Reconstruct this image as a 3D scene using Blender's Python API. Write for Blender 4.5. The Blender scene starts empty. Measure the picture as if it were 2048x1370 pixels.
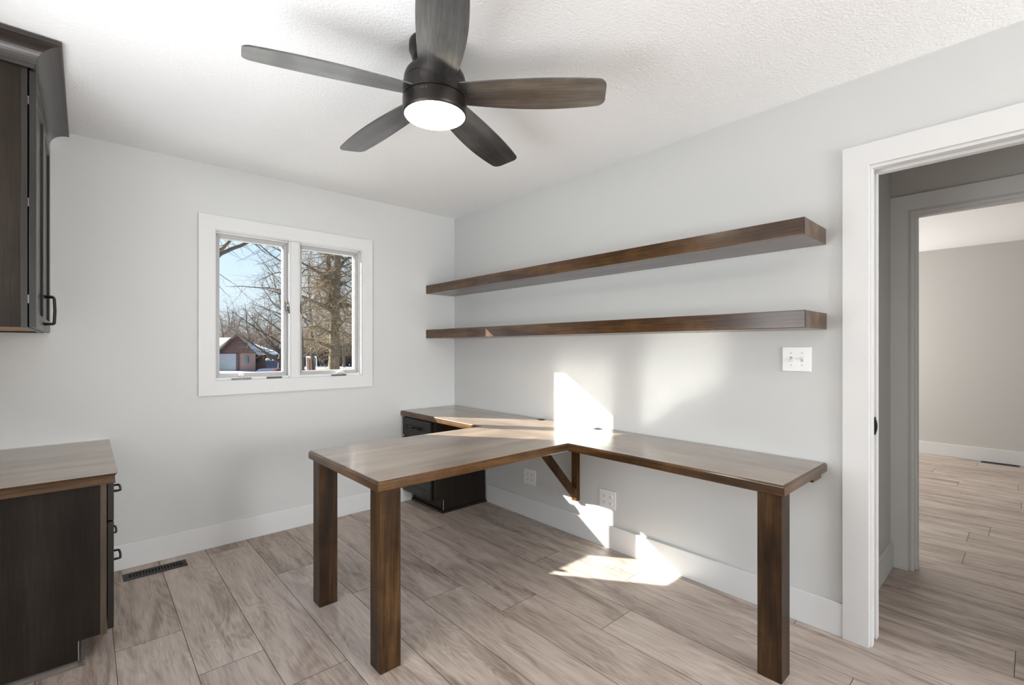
import bpy, bmesh, math, random
from mathutils import Vector, Matrix

C = bpy.context.scene.collection
SC = bpy.context.scene
PI = math.pi

# ------------------------------------------------------------------ camera geometry
FPX, HY, YAW = 942.74, 695.70, 0.8356
CAM = Vector((-2.4772, -3.5166, 1.2730))
F = Vector((math.cos(YAW), math.sin(YAW), 0)); R = Vector((math.sin(YAW), -math.cos(YAW), 0)); U = Vector((0, 0, 1))
def at(D, u, v):
    return CAM + D * (F + R * ((u - 1024) / FPX) - U * ((v - HY) / FPX))
cd = bpy.data.cameras.new('camera'); cam = bpy.data.objects.new('camera', cd); C.objects.link(cam)
cam.location = CAM; cam.rotation_euler = (PI / 2, 0, YAW - PI / 2)
cd.sensor_width = 36; cd.lens = 36 * FPX / 2048; cd.shift_y = (HY - 685) / 2048
cd.clip_start = 0.02; cd.clip_end = 400
SC.camera = cam

# ------------------------------------------------------------------ object helpers
def finish(bm, name, mats, recalc=True):
    if recalc: bmesh.ops.recalc_face_normals(bm, faces=bm.faces)
    me = bpy.data.meshes.new(name); bm.to_mesh(me); bm.free()
    for m in (mats if isinstance(mats, (list, tuple)) else [mats]): me.materials.append(m)
    return me
def wloc(o):
    v = Vector((0, 0, 0))
    while o is not None: v += Vector(o.location); o = o.parent
    return v
def obj(name, bm, mats, parent=None, loc=None, smooth=None, recalc=True, local=False):
    """link bm (world coordinates) as ONE object; its origin is loc or the parent's"""
    o_loc = wloc(parent) if parent else (Vector(loc) if loc else Vector((0, 0, 0)))
    if not local:
        for v in bm.verts: v.co -= o_loc
    me = finish(bm, name, mats, recalc)
    if smooth is not None:
        for p in me.polygons: p.use_smooth = True
        try: me.set_sharp_from_angle(angle=math.radians(smooth))
        except Exception: pass
    o = bpy.data.objects.new(name, me); C.objects.link(o)
    if parent: o.parent = parent
    else: o.location = o_loc
    return o
def tag(o, label=None, cat=None, group=None, kind=None):
    if label: o['label'] = label
    if cat: o['category'] = cat
    if group: o['group'] = group
    if kind: o['kind'] = kind
    return o
def thing(name, loc, label, cat, group=None, kind=None):
    o = bpy.data.objects.new(name, None); C.objects.link(o); o.location = loc
    o.empty_display_size = 0.1
    return tag(o, label, cat, group, kind)
def dup(root, loc, label=None):
    r = root.copy(); C.objects.link(r); r.location = loc
    if label: r['label'] = label
    for ch in list(root.children):
        c = ch.copy(); C.objects.link(c); c.parent = r
        for g in list(ch.children):
            d = g.copy(); C.objects.link(d); d.parent = c
    return r

# ------------------------------------------------------------------ mesh helpers
def box(bm, x0, x1, y0, y1, z0, z1, bev=0.0, seg=2, mi=0):
    t = bmesh.new()
    bmesh.ops.create_cube(t, size=1)
    for v in t.verts:
        v.co = Vector(((x0 + x1) / 2 + v.co.x * (x1 - x0), (y0 + y1) / 2 + v.co.y * (y1 - y0), (z0 + z1) / 2 + v.co.z * (z1 - z0)))
    if bev > 0: bmesh.ops.bevel(t, geom=list(t.edges), offset=bev, segments=seg, affect='EDGES', profile=0.6)
    merge(bm, t, mi)
def merge(bm, t, mi=0):
    bmesh.ops.recalc_face_normals(t, faces=t.faces)
    vm = {v: bm.verts.new(v.co) for v in t.verts}
    for f in t.faces:
        try:
            nf = bm.faces.new([vm[v] for v in f.verts]); nf.material_index = mi if mi is not None else f.material_index; nf.smooth = f.smooth
        except ValueError: pass
    t.free()
def prism(bm, pts, axis, a0, a1, mi=0):
    """polygon pts (2d, in the two other axes) extruded along axis"""
    def mk(p, a):
        return Vector((a, p[0], p[1])) if axis == 'x' else Vector((p[0], a, p[1])) if axis == 'y' else Vector((p[0], p[1], a))
    A = [bm.verts.new(mk(p, a0)) for p in pts]; B = [bm.verts.new(mk(p, a1)) for p in pts]
    n = len(pts)
    fs = [bm.faces.new(A), bm.faces.new(B[::-1])]
    for i in range(n): fs.append(bm.faces.new([A[i], A[(i + 1) % n], B[(i + 1) % n], B[i]]))
    for f in fs: f.material_index = mi
def lathe(bm, prof, cx, cy, n=48, mi=0):
    """prof list of (r, z)"""
    rings = []
    for r, z in prof:
        if r < 1e-6: rings.append([bm.verts.new((cx, cy, z))])
        else: rings.append([bm.verts.new((cx + r * math.cos(2 * PI * k / n), cy + r * math.sin(2 * PI * k / n), z)) for k in range(n)])
    for a, b in zip(rings, rings[1:]):
        for k in range(n):
            k2 = (k + 1) % n
            if len(a) == 1 and len(b) == 1: continue
            vs = [a[0], b[k2], b[k]] if len(a) == 1 else [a[k], a[k2], b[0]] if len(b) == 1 else [a[k], a[k2], b[k2], b[k]]
            f = bm.faces.new(vs); f.material_index = mi; f.smooth = True
def tube(bm, pts, rad, n=8, cap=True, mi=0):
    pts = [Vector(p) for p in pts]
    rad = rad if isinstance(rad, (list, tuple)) else [rad] * len(pts)
    prev = None; rings = []
    for i, p in enumerate(pts):
        d = (pts[min(i + 1, len(pts) - 1)] - pts[max(i - 1, 0)])
        if d.length < 1e-9: d = Vector((0, 0, 1))
        d.normalize()
        if prev is None:
            a = d.orthogonal().normalized()
        else:
            a = prev - d * prev.dot(d)
            a = a.normalized() if a.length > 1e-6 else d.orthogonal().normalized()
        prev = a; b = d.cross(a)
        rings.append([bm.verts.new(p + rad[i] * (a * math.cos(2 * PI * k / n) + b * math.sin(2 * PI * k / n))) for k in range(n)])
    for A, B in zip(rings, rings[1:]):
        for k in range(n):
            f = bm.faces.new([A[k], A[(k + 1) % n], B[(k + 1) % n], B[k]]); f.smooth = True; f.material_index = mi
    if cap and n > 2:
        for f in (bm.faces.new(rings[0][::-1]), bm.faces.new(rings[-1])): f.material_index = mi

# ------------------------------------------------------------------ materials
def new_mat(name):
    m = bpy.data.materials.new(name); m.use_nodes = True
    nt = m.node_tree; b = nt.nodes['Principled BSDF']
    return m, nt, b
def setp(b, **k):
    for n, v in k.items():
        n = n.replace('_', ' ')
        if n in b.inputs: b.inputs[n].default_value = v
def simple(name, col, rough=0.5, metal=0.0, spec=0.5, bump=0.0, bscale=200, var=0.0):
    m, nt, b = new_mat(name)
    setp(b, Base_Color=(*col, 1), Roughness=rough, Metallic=metal, Specular_IOR_Level=spec)
    if bump or var:
        tc = nt.nodes.new('ShaderNodeTexCoord')
        no = nt.nodes.new('ShaderNodeTexNoise'); no.inputs['Scale'].default_value = bscale; no.inputs['Detail'].default_value = 3
        nt.links.new(tc.outputs['Object'], no.inputs['Vector'])
        if bump:
            bp = nt.nodes.new('ShaderNodeBump'); bp.inputs['Strength'].default_value = bump; bp.inputs['Distance'].default_value = 0.002
            nt.links.new(no.outputs['Fac'], bp.inputs['Height']); nt.links.new(bp.outputs['Normal'], b.inputs['Normal'])
        if var:
            mx = nt.nodes.new('ShaderNodeMix'); mx.data_type = 'RGBA'
            mx.inputs[6].default_value = (*[c * (1 - var) for c in col], 1); mx.inputs[7].default_value = (*[min(1, c * (1 + var)) for c in col], 1)
            nt.links.new(no.outputs['Fac'], mx.inputs[0]); nt.links.new(mx.outputs[2], b.inputs['Base Color'])
    return m
def ramp(nt, stops, src):
    r = nt.nodes.new('ShaderNodeValToRGB'); e = r.color_ramp.elements
    while len(e) > 1: e.remove(e[-1])
    e[0].position = stops[0][0]; e[0].color = (*stops[0][1], 1)
    for p, c in stops[1:]:
        q = e.new(p); q.color = (*c, 1)
    nt.links.new(src, r.inputs['Fac']); return r
def wood(name, stops, axis, rough=0.35, spec=0.5, coat=0.0, coarse=2.2, fine=70, knots=0.0, bump=0.05, rvar=0.0, metal=0.0, contrast=2.3):
    """stained wood with grain running along axis (object coordinates)"""
    m, nt, b = new_mat(name); L = nt.links
    tc = nt.nodes.new('ShaderNodeTexCoord')
    mp = nt.nodes.new('ShaderNodeMapping')
    st = 0.09
    mp.inputs['Scale'].default_value = tuple(st if a == axis else 1.0 for a in 'xyz')
    L.new(tc.outputs['Object'], mp.inputs['Vector'])
    n0 = nt.nodes.new('ShaderNodeTexNoise'); n0.inputs['Scale'].default_value = coarse * 3; n0.inputs['Detail'].default_value = 4; n0.inputs['Distortion'].default_value = 0.8
    L.new(mp.outputs['Vector'], n0.inputs['Vector'])
    mp2 = nt.nodes.new('ShaderNodeMapping'); mp2.inputs['Scale'].default_value = tuple(0.035 if a == axis else 1.0 for a in 'xyz')
    L.new(tc.outputs['Object'], mp2.inputs['Vector'])
    n1 = nt.nodes.new('ShaderNodeTexNoise'); n1.inputs['Scale'].default_value = fine * 2.2; n1.inputs['Detail'].default_value = 3; n1.inputs['Distortion'].default_value = 0.4
    L.new(mp2.outputs['Vector'], n1.inputs['Vector'])
    n2 = nt.nodes.new('ShaderNodeTexNoise'); n2.inputs['Scale'].default_value = coarse * 1.7; n2.inputs['Detail'].default_value = 5; n2.inputs['Roughness'].default_value = 0.62
    L.new(tc.outputs['Object'], n2.inputs['Vector'])
    def mth(op, a, c, d=None):
        k = nt.nodes.new('ShaderNodeMath'); k.operation = op
        for i, x in enumerate((a, c, d)):
            if x is None: continue
            if isinstance(x, (int, float)): k.inputs[i].default_value = x
            else: L.new(x, k.inputs[i])
        return k.outputs[0]
    s = mth('MULTIPLY_ADD', n0.outputs['Fac'], 0.5, mth('MULTIPLY', n1.outputs['Fac'], 0.26))
    s = mth('MULTIPLY_ADD', n2.outputs['Fac'], 0.24, s)
    s = mth('MULTIPLY_ADD', mth('SUBTRACT', s, 0.5), contrast, 0.5)
    r = ramp(nt, stops, s)
    L.new(r.outputs['Color'], b.inputs['Base Color'])
    setp(b, Roughness=rough, Specular_IOR_Level=spec, Coat_Weight=coat, Coat_Roughness=0.17, Metallic=metal)
    if bump:
        bp = nt.nodes.new('ShaderNodeBump'); bp.inputs['Strength'].default_value = bump; bp.inputs['Distance'].default_value = 0.001
        L.new(n1.outputs['Fac'], bp.inputs['Height']); L.new(bp.outputs['Normal'], b.inputs['Normal'])
    return m

STAIN = [(0.10, (0.017, 0.0075, 0.0022)), (0.40, (0.048, 0.0205, 0.0052)), (0.62, (0.086, 0.039, 0.0105)), (0.95, (0.16, 0.083, 0.028))]
TOP = [(0.05, (0.105, 0.068, 0.046)), (0.38, (0.21, 0.150, 0.107)), (0.62, (0.295, 0.218, 0.160)), (0.95, (0.41, 0.316, 0.24))]
ESP = [(0.2, (0.008, 0.0058, 0.0042)), (0.55, (0.014, 0.0105, 0.0075)), (0.9, (0.022, 0.017, 0.0125))]
M = {}
for a in 'xyz':
    M['stain_' + a] = wood('stained_wood_' + a, STAIN, a, rough=0.40, spec=0.2, coat=0.0 if a == 'z' else 0.7, coarse=4.0, contrast=3.1)
    M['leg_' + a] = wood('stained_leg_' + a, [(p, tuple(c * 0.64 for c in q)) for p, q in STAIN], a, rough=0.40, spec=0.2, coat=0.25, coarse=4.6, contrast=3.4)
    M['top_' + a] = wood('stained_worktop_' + a, TOP, a, rough=0.30, spec=0.5, coat=0.7)
    M['end_' + a] = wood('cabinet_side_' + a, [(0.2, (0.0125, 0.009, 0.0065)), (0.55, (0.021, 0.0155, 0.0115)), (0.9, (0.034, 0.026, 0.02))], a, rough=0.55, spec=0.12, coat=0.0, fine=110)
    M['esp_' + a] = wood('espresso_wood_' + a, ESP, a, rough=0.30, spec=0.40, coat=0.0, fine=110)
    M['blade_' + a] = wood('blade_wood_' + a, [(0.2, (0.070, 0.070, 0.071)), (0.5, (0.145, 0.145, 0.147)), (0.8, (0.25, 0.25, 0.253))], a, rough=0.24, spec=0.6, coat=0.7, coarse=5, fine=120, bump=0.2, metal=0.85)
WALLC = (0.615, 0.62, 0.61)
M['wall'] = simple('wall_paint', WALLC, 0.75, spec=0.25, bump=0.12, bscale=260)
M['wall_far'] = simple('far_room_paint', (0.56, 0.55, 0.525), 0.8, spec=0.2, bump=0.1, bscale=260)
M['trim'] = simple('white_trim', (0.70, 0.70, 0.695), 0.5, spec=0.2)
M['plastic'] = simple('white_plastic', (0.80, 0.80, 0.79), 0.28, spec=0.5)
M['black'] = simple('black_metal', (0.018, 0.017, 0.018), 0.32, metal=0.6)
M['void'] = simple('dark_void', (0.006, 0.006, 0.006), 0.9)
M['register'] = simple('register_metal', (0.022, 0.021, 0.02), 0.5, metal=0.3)
M['bronze'] = simple('fan_bronze', (0.040, 0.034, 0.030), 0.38, metal=0.75)
M['steel'] = simple('hinge_steel', (0.16, 0.155, 0.15), 0.35, metal=1.0)
M['sash'] = simple('sash_grey', (0.42, 0.415, 0.41), 0.4)
M['gasket'] = simple('dark_gasket', (0.10, 0.095, 0.09), 0.6)
M['bronze_hw'] = simple('crank_bronze', (0.14, 0.13, 0.12), 0.35, metal=0.8)
M['edge'] = simple('raw_edge', (0.30, 0.24, 0.17), 0.7)
M['maple'] = wood('natural_maple', [(0.2, (0.42, 0.22, 0.08)), (0.8, (0.60, 0.34, 0.13))], 'y', rough=0.5, coat=0)

# ceiling : orange-peel texture
m, nt, b = new_mat('ceiling_paint')
setp(b, Base_Color=(0.91, 0.915, 0.915, 1), Roughness=0.9, Specular_IOR_Level=0.15)
tc = nt.nodes.new('ShaderNodeTexCoord'); no = nt.nodes.new('ShaderNodeTexNoise'); no.inputs['Scale'].default_value = 95; no.inputs['Detail'].default_value = 4
nt.links.new(tc.outputs['Object'], no.inputs['Vector'])
bp = nt.nodes.new('ShaderNodeBump'); bp.inputs['Strength'].default_value = 0.55; bp.inputs['Distance'].default_value = 0.006
nt.links.new(no.outputs['Fac'], bp.inputs['Height']); nt.links.new(bp.outputs['Normal'], b.inputs['Normal'])
M['ceiling'] = m

# floor planks
m, nt, b = new_mat('vinyl_plank'); L = nt.links
def mth(nt, op, a, c=None, d=None):
    k = nt.nodes.new('ShaderNodeMath'); k.operation = op
    for i, x in enumerate((a, c, d)):
        if x is None: continue
        if isinstance(x, (int, float)): k.inputs[i].default_value = x
        else: nt.links.new(x, k.inputs[i])
    return k.outputs[0]
tc = nt.nodes.new('ShaderNodeTexCoord'); at_ = nt.nodes.new('ShaderNodeAttribute'); at_.attribute_name = 'plank'
off = nt.nodes.new('ShaderNodeVectorMath'); off.operation = 'MULTIPLY_ADD'
L.new(at_.outputs['Vector'], off.inputs[0]); off.inputs[1].default_value = (31, 17, 23); L.new(tc.outputs['Object'], off.inputs[2])
mp = nt.nodes.new('ShaderNodeMapping'); mp.inputs['Scale'].default_value = (1, 0.20, 1); L.new(off.outputs[0], mp.inputs['Vector'])
nA = nt.nodes.new('ShaderNodeTexNoise'); nA.inputs['Scale'].default_value = 7.5; nA.inputs['Detail'].default_value = 2.0; nA.inputs['Distortion'].default_value = 0.6
L.new(mp.outputs['Vector'], nA.inputs['Vector'])
rings = mth(nt, 'SINE', mth(nt, 'MULTIPLY', nA.outputs['Fac'], 95.0))
mp2 = nt.nodes.new('ShaderNodeMapping'); mp2.inputs['Scale'].default_value = (1, 0.05, 1); L.new(off.outputs[0], mp2.inputs['Vector'])
nB = nt.nodes.new('ShaderNodeTexNoise'); nB.inputs['Scale'].default_value = 120; nB.inputs['Detail'].default_value = 4; nB.inputs['Distortion'].default_value = 0.3
L.new(mp2.outputs['Vector'], nB.inputs['Vector'])
mp3 = nt.nodes.new('ShaderNodeMapping'); mp3.inputs['Scale'].default_value = (1, 0.16, 1); L.new(off.outputs[0], mp3.inputs['Vector'])
nC = nt.nodes.new('ShaderNodeTexNoise'); nC.inputs['Scale'].default_value = 9; nC.inputs['Detail'].default_value = 6; nC.inputs['Roughness'].default_value = 0.6; nC.inputs['Distortion'].default_value = 1.2
L.new(mp3.outputs['Vector'], nC.inputs['Vector'])
nD = nt.nodes.new('ShaderNodeTexNoise'); nD.inputs['Scale'].default_value = 3.2; nD.inputs['Detail'].default_value = 3
L.new(off.outputs[0], nD.inputs['Vector'])
s = mth(nt, 'MULTIPLY_ADD', mth(nt, 'MULTIPLY', rings, mth(nt, 'SUBTRACT', nD.outputs['Fac'], 0.28)), 0.13, mth(nt, 'MULTIPLY', nC.outputs['Fac'], 0.72))
s = mth(nt, 'MULTIPLY_ADD', nB.outputs['Fac'], 0.34, s)
sep = nt.nodes.new('ShaderNodeSeparateXYZ'); L.new(at_.outputs['Vector'], sep.inputs[0])
s = mth(nt, 'MULTIPLY_ADD', mth(nt, 'SUBTRACT', sep.outputs[0], 0.5), 0.10, s)
s = mth(nt, 'MULTIPLY_ADD', mth(nt, 'SUBTRACT', s, 0.53), 1.8, 0.5)
r = ramp(nt, [(0.08, (0.165, 0.124, 0.100)), (0.36, (0.335, 0.268, 0.223)), (0.58, (0.465, 0.386, 0.331)), (0.88, (0.60, 0.52, 0.457))], s)
L.new(r.outputs['Color'], b.inputs['Base Color'])
setp(b, Roughness=0.40, Specular_IOR_Level=0.45)
bp = nt.nodes.new('ShaderNodeBump'); bp.inputs['Strength'].default_value = 0.12; bp.inputs['Distance'].default_value = 0.001
L.new(nB.outputs['Fac'], bp.inputs['Height']); L.new(bp.outputs['Normal'], b.inputs['Normal'])
M['plank'] = m
M['groove'] = simple('plank_groove', (0.045, 0.032, 0.025), 0.8)

# emission lens
m, nt, b = new_mat('frosted_lens')
setp(b, Base_Color=(0.9, 0.88, 0.82, 1), Roughness=0.5)
b.inputs['Emission Color'].default_value = (1.0, 0.84, 0.62, 1); b.inputs['Emission Strength'].default_value = 30
M['lens'] = m

# clear glass : mostly see-through, a little mirror
m = bpy.data.materials.new('window_glass'); m.use_nodes = True; nt = m.node_tree; nt.nodes.clear()
out = nt.nodes.new('ShaderNodeOutputMaterial'); mx = nt.nodes.new('ShaderNodeMixShader'); tr = nt.nodes.new('ShaderNodeBsdfTransparent'); gl = nt.nodes.new('ShaderNodeBsdfGlossy')
tr.inputs['Color'].default_value = (0.93, 0.95, 0.94, 1); gl.inputs['Roughness'].default_value = 0.02
fr = nt.nodes.new('ShaderNodeFresnel'); fr.inputs['IOR'].default_value = 1.035
nt.links.new(fr.outputs[0], mx.inputs[0]); nt.links.new(tr.outputs[0], mx.inputs[1]); nt.links.new(gl.outputs[0], mx.inputs[2]); nt.links.new(mx.outputs[0], out.inputs[0])
M['glass'] = m

# ================================================================== SETTING
H = 2.44
WX = -2.97           # left wall face
WY = -6.60           # wall behind the camera
FX = 5.03            # far room wall face
FY0, FY1 = -6.9, -1.2
# ---- floor : planks run along y
PW, X0 = 0.2338, -2.387
JOINT = {0: -0.942, 1: -1.342, 2: -1.64, 3: -0.668, 4: -1.15, 5: -1.461, 6: -1.795, 7: -2.207, 8: -1.528, 9: -2.018, 10: -1.25, 11: -3.467, 12: -2.7, 13: -3.9, 14: -2.3, 15: -2.9, 16: -3.234, 17: -2.75}
rnd = random.Random(5)
bm = bmesh.new(); lay = bm.faces.layers.float_color.new('plank')
g = 0.0011
for k in range(-3, 32):
    xa, xb = max(X0 + PW * k, WX), min(X0 + PW * (k + 1), FX)
    if xb <= xa: continue
    j = JOINT.get(k, -rnd.uniform(0.2, 1.7))
    ylo, yhi = FY0, (0.0 if xa < 0.0 else -1.2)
    ys = sorted([j + 1.524 * n for n in range(-7, 7) if ylo + 0.05 < j + 1.524 * n < yhi - 0.02])
    ys = [ylo] + ys + [yhi]
    for y0, y1 in zip(ys, ys[1:]):
        vs = [bm.verts.new(p) for p in ((xa + g, y0 + g, 0), (xb - g, y0 + g, 0), (xb - g, y1 - g, 0), (xa + g, y1 - g, 0))]
        f = bm.faces.new(vs); f[lay] = (rnd.random(), rnd.random(), rnd.random(), 1)
        lo = [bm.verts.new((v.co.x + (-g if i in (0, 3) else g), v.co.y + (-g if i in (0, 1) else g), -0.0015)) for i, v in enumerate(vs)]
        for i in range(4):
            q = bm.faces.new([vs[i], lo[i], lo[(i + 1) % 4], vs[(i + 1) % 4]]); q.material_index = 1
box(bm, WX - 0.12, FX + 0.12, FY0 - 0.1, 0.12, -0.12, -0.0016, mi=1)
tag(obj('floor', bm, [M['plank'], M['groove']], recalc=False), 'grey-brown wood-look plank floor running through office, hall and far room', 'floor', kind='structure')
# ---- ceiling
bm = bmesh.new(); box(bm, WX - 0.12, FX + 0.12, FY0 - 0.1, 0.12, H, H + 0.1)
tag(obj('ceiling', bm, M['ceiling']), 'white textured ceiling', 'ceiling', kind='structure')
# ---- walls
OX0, OX1, OZ0, OZ1 = -1.866, -0.881, 1.055, 2.031      # window opening
bm = bmesh.new()
box(bm, WX - 0.12, OX0, 0, 0.12, 0, H); box(bm, OX1, 0.12, 0, 0.12, 0, H); box(bm, OX0, OX1, 0, 0.12, 0, OZ0); box(bm, OX0, OX1, 0, 0.12, OZ1, H)
tag(obj('wall_north', bm, M['wall']), 'light grey wall with the casement window', 'wall', kind='structure')
DY0, DY1, DZ = -3.0445, -3.9535, 2.0475                    # doorway in the east wall
bm = bmesh.new()
box(bm, 0, 0.12, -2.10, 0, 0, H); box(bm, 0, 0.0355, DY0, -2.10, 0, H); box(bm, 0.083, 0.12, DY0, -2.10, 0, H); box(bm, 0.0355, 0.083, DY0, -2.10, DZ, H); box(bm, 0, 0.12, DY1, DY0, DZ, H); box(bm, 0, 0.12, WY - 0.12, DY1, 0, H)
tag(obj('wall_east', bm, M['wall']), 'light grey wall behind the shelves and desk, with the doorway', 'wall', kind='structure')
SY0, SY1, SZ0, SZ1 = -2.95, -1.30, 0.70, 2.10            # opening of the added side window, out of view on the left
bm = bmesh.new()
box(bm, WX - 0.12, WX, WY - 0.12, SY0, 0, H); box(bm, WX - 0.12, WX, SY1, 0, 0, H); box(bm, WX - 0.12, WX, SY0, SY1, 0, SZ0); box(bm, WX - 0.12, WX, SY0, SY1, SZ1, H)
tag(obj('wall_west', bm, M['wall']), 'light grey wall behind the dark cabinets', 'wall', kind='structure')
BX0, BX1, BZ0, BZ1 = -1.50, -0.16, 0.75, 2.15          # opening of the added window behind the camera
bm = bmesh.new()
box(bm, WX, BX0, WY - 0.12, WY, 0, H); box(bm, BX1, 0, WY - 0.12, WY, 0, H); box(bm, BX0, BX1, WY - 0.12, WY, 0, BZ0); box(bm, BX0, BX1, WY - 0.12, WY, BZ1, H)
tag(obj('wall_south', bm, M['wall']), 'light grey wall behind the viewpoint with an added wide window', 'wall', kind='structure')
# hall
HX = 1.02
bm = bmesh.new(); box(bm, 0.12, HX, -2.958, -2.84, 0, H)
tag(obj('wall_hall', bm, M['wall']), 'grey end wall of the short hall beyond the doorway', 'wall', kind='structure')
bm = bmesh.new()
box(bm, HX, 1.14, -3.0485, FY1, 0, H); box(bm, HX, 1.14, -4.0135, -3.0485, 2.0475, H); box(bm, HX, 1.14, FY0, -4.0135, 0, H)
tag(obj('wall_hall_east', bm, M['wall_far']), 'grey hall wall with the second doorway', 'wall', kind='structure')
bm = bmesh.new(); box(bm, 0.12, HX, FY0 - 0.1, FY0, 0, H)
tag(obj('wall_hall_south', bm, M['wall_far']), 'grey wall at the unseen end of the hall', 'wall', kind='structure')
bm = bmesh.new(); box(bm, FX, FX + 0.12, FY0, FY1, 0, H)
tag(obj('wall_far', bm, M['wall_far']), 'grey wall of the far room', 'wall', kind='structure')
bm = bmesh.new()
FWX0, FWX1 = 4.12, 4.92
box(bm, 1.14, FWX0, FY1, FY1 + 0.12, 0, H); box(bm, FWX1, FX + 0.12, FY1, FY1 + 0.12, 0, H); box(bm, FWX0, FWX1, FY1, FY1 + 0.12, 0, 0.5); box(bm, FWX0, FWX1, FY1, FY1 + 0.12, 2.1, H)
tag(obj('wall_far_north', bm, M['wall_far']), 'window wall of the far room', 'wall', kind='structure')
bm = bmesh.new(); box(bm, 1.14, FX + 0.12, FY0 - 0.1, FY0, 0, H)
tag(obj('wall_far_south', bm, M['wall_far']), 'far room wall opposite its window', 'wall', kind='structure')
# ---- baseboards
BH, BT = 0.146, 0.015
def baseboard(name, x0, x1, y0, y1, lab):
    bm = bmesh.new(); box(bm, x0, x1, y0, y1, 0, BH, bev=0.003)
    tag(obj(name, bm, M['trim']), lab, 'baseboard', kind='structure')
baseboard('baseboard_north', -2.395, -0.445, -BT, 0, 'white baseboard under the window')
baseboard('baseboard_east', -BT, 0, -2.958, -0.485, 'white baseboard under the wall desk')
baseboard('baseboard_hall', 0.142, HX, -2.973, -2.958, 'white baseboard on the hall end wall')
baseboard('baseboard_far', FX - BT, FX, FY0, FY1, 'white baseboard in the far room')
baseboard('baseboard_south', WX, 0, WY, WY + BT, 'white baseboard behind the viewpoint')

# ---- door casings and pocket door
def casing(name, xa, xb, ya, yb, zt, w, lab, other=None):
    """flat casing around an opening between ya (left) and yb, top at zt, board width w"""
    bm = bmesh.new()
    box(bm, xa, xb, ya, ya + w, 0, zt + w); box(bm, xa, xb, yb - w, yb, 0, zt + w)
    box(bm, xa, xb, yb, ya, zt, zt + w)
    tag(obj(name, bm, M['trim']), lab, 'door casing', kind='structure')
casing('trim_1', -0.018, 0, -3.049, -3.95, 2.048, 0.093, 'white flat casing around the office doorway')
casing('trim_2', 0.12, 0.138, -3.049, -3.95, 2.048, 0.088, 'white casing on the hall side of the office doorway')
casing('trim_3', HX - 0.018, HX, -3.036, -4.02, 2.058, 0.085, 'white casing around the second doorway in the hall')
casing('trim_4', 1.14, 1.158, -3.05, -4.0, 2.05, 0.085, 'white casing on the far room side of the second doorway')
def jamb(name, strips, ya, yb, zt, lab):
    bm = bmesh.new()
    for x0, x1, d in strips:
        box(bm, x0, x1, ya - d, ya + 0.014, 0, zt - d, bev=0.0015); box(bm, x0, x1, yb - 0.014, yb + d, 0, zt - d, bev=0.0015)
        box(bm, x0, x1, yb - 0.014, ya + 0.014, zt - d, zt + 0.012, bev=0.0015)
    tag(obj(name, bm, M['trim']), lab, 'door jamb', kind='structure')
jamb('trim_5', [(0.0, 0.036, 0.0), (0.082, 0.12, 0.001)], -3.058, -3.94, 2.036, 'white split jamb of the office doorway')
jamb('trim_6', [(HX, 1.055, 0.0), (1.055, 1.105, 0.010), (1.105, 1.14, 0.0)], -3.062, -4.0, 2.036, 'white stepped jamb of the second doorway')
d1 = thing('door_1', (0.06, -3.0, 0), 'white pocket door slid into the wall, only its edge showing', 'door', kind='structure')
bm = bmesh.new(); box(bm, 0.0415, 0.0775, -3.052, -2.15, 0.012, 2.03, bev=0.002); obj('door_slab', bm, M['trim'], d1)
bm = bmesh.new()
prof = []
for k in range(17):
    a = -PI / 2 + PI * k / 16
    prof.append((-3.054 - 0.012 * math.cos(a), 0.934 + 0.036 * math.sin(a)))
prism(bm, prof, 'x', 0.046, 0.060); box(bm, 0.062, 0.074, -3.0585, -3.052, 0.896, 0.972, bev=0.001)
hd = obj('edge_pull', bm, M['black'], d1); hd['label'] = 'black half-round edge pull'

# ================================================================== WINDOW
w1 = thing('window_1', ((OX0 + OX1) / 2, 0, OZ0), 'white cased double casement window looking onto bare trees', 'window', kind='structure')
CX0, CX1, CZ0, CZ1 = -1.9548, -0.7974, 0.969, 2.120
bm = bmesh.new()
for a in ((CX0, OX0, CZ0, CZ1), (OX1, CX1, CZ0, CZ1), (OX0, OX1, OZ1, CZ1), (OX0, OX1, CZ0, OZ0)):
    box(bm, a[0], a[1], -0.018, 0, a[2], a[3])
obj('window_casing', bm, M['trim'], w1)
JX0, JX1, JZ0, JZ1 = -1.860, -0.887, 1.061, 2.025
bm = bmesh.new()
box(bm, OX0, JX0, -0.010, 0.12, OZ0, OZ1); box(bm, JX1, OX1, -0.010, 0.12, OZ0, OZ1); box(bm, JX0, JX1, -0.010, 0.12, JZ1, OZ1); box(bm, JX0, JX1, -0.010, 0.12, OZ0, JZ0)
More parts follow.
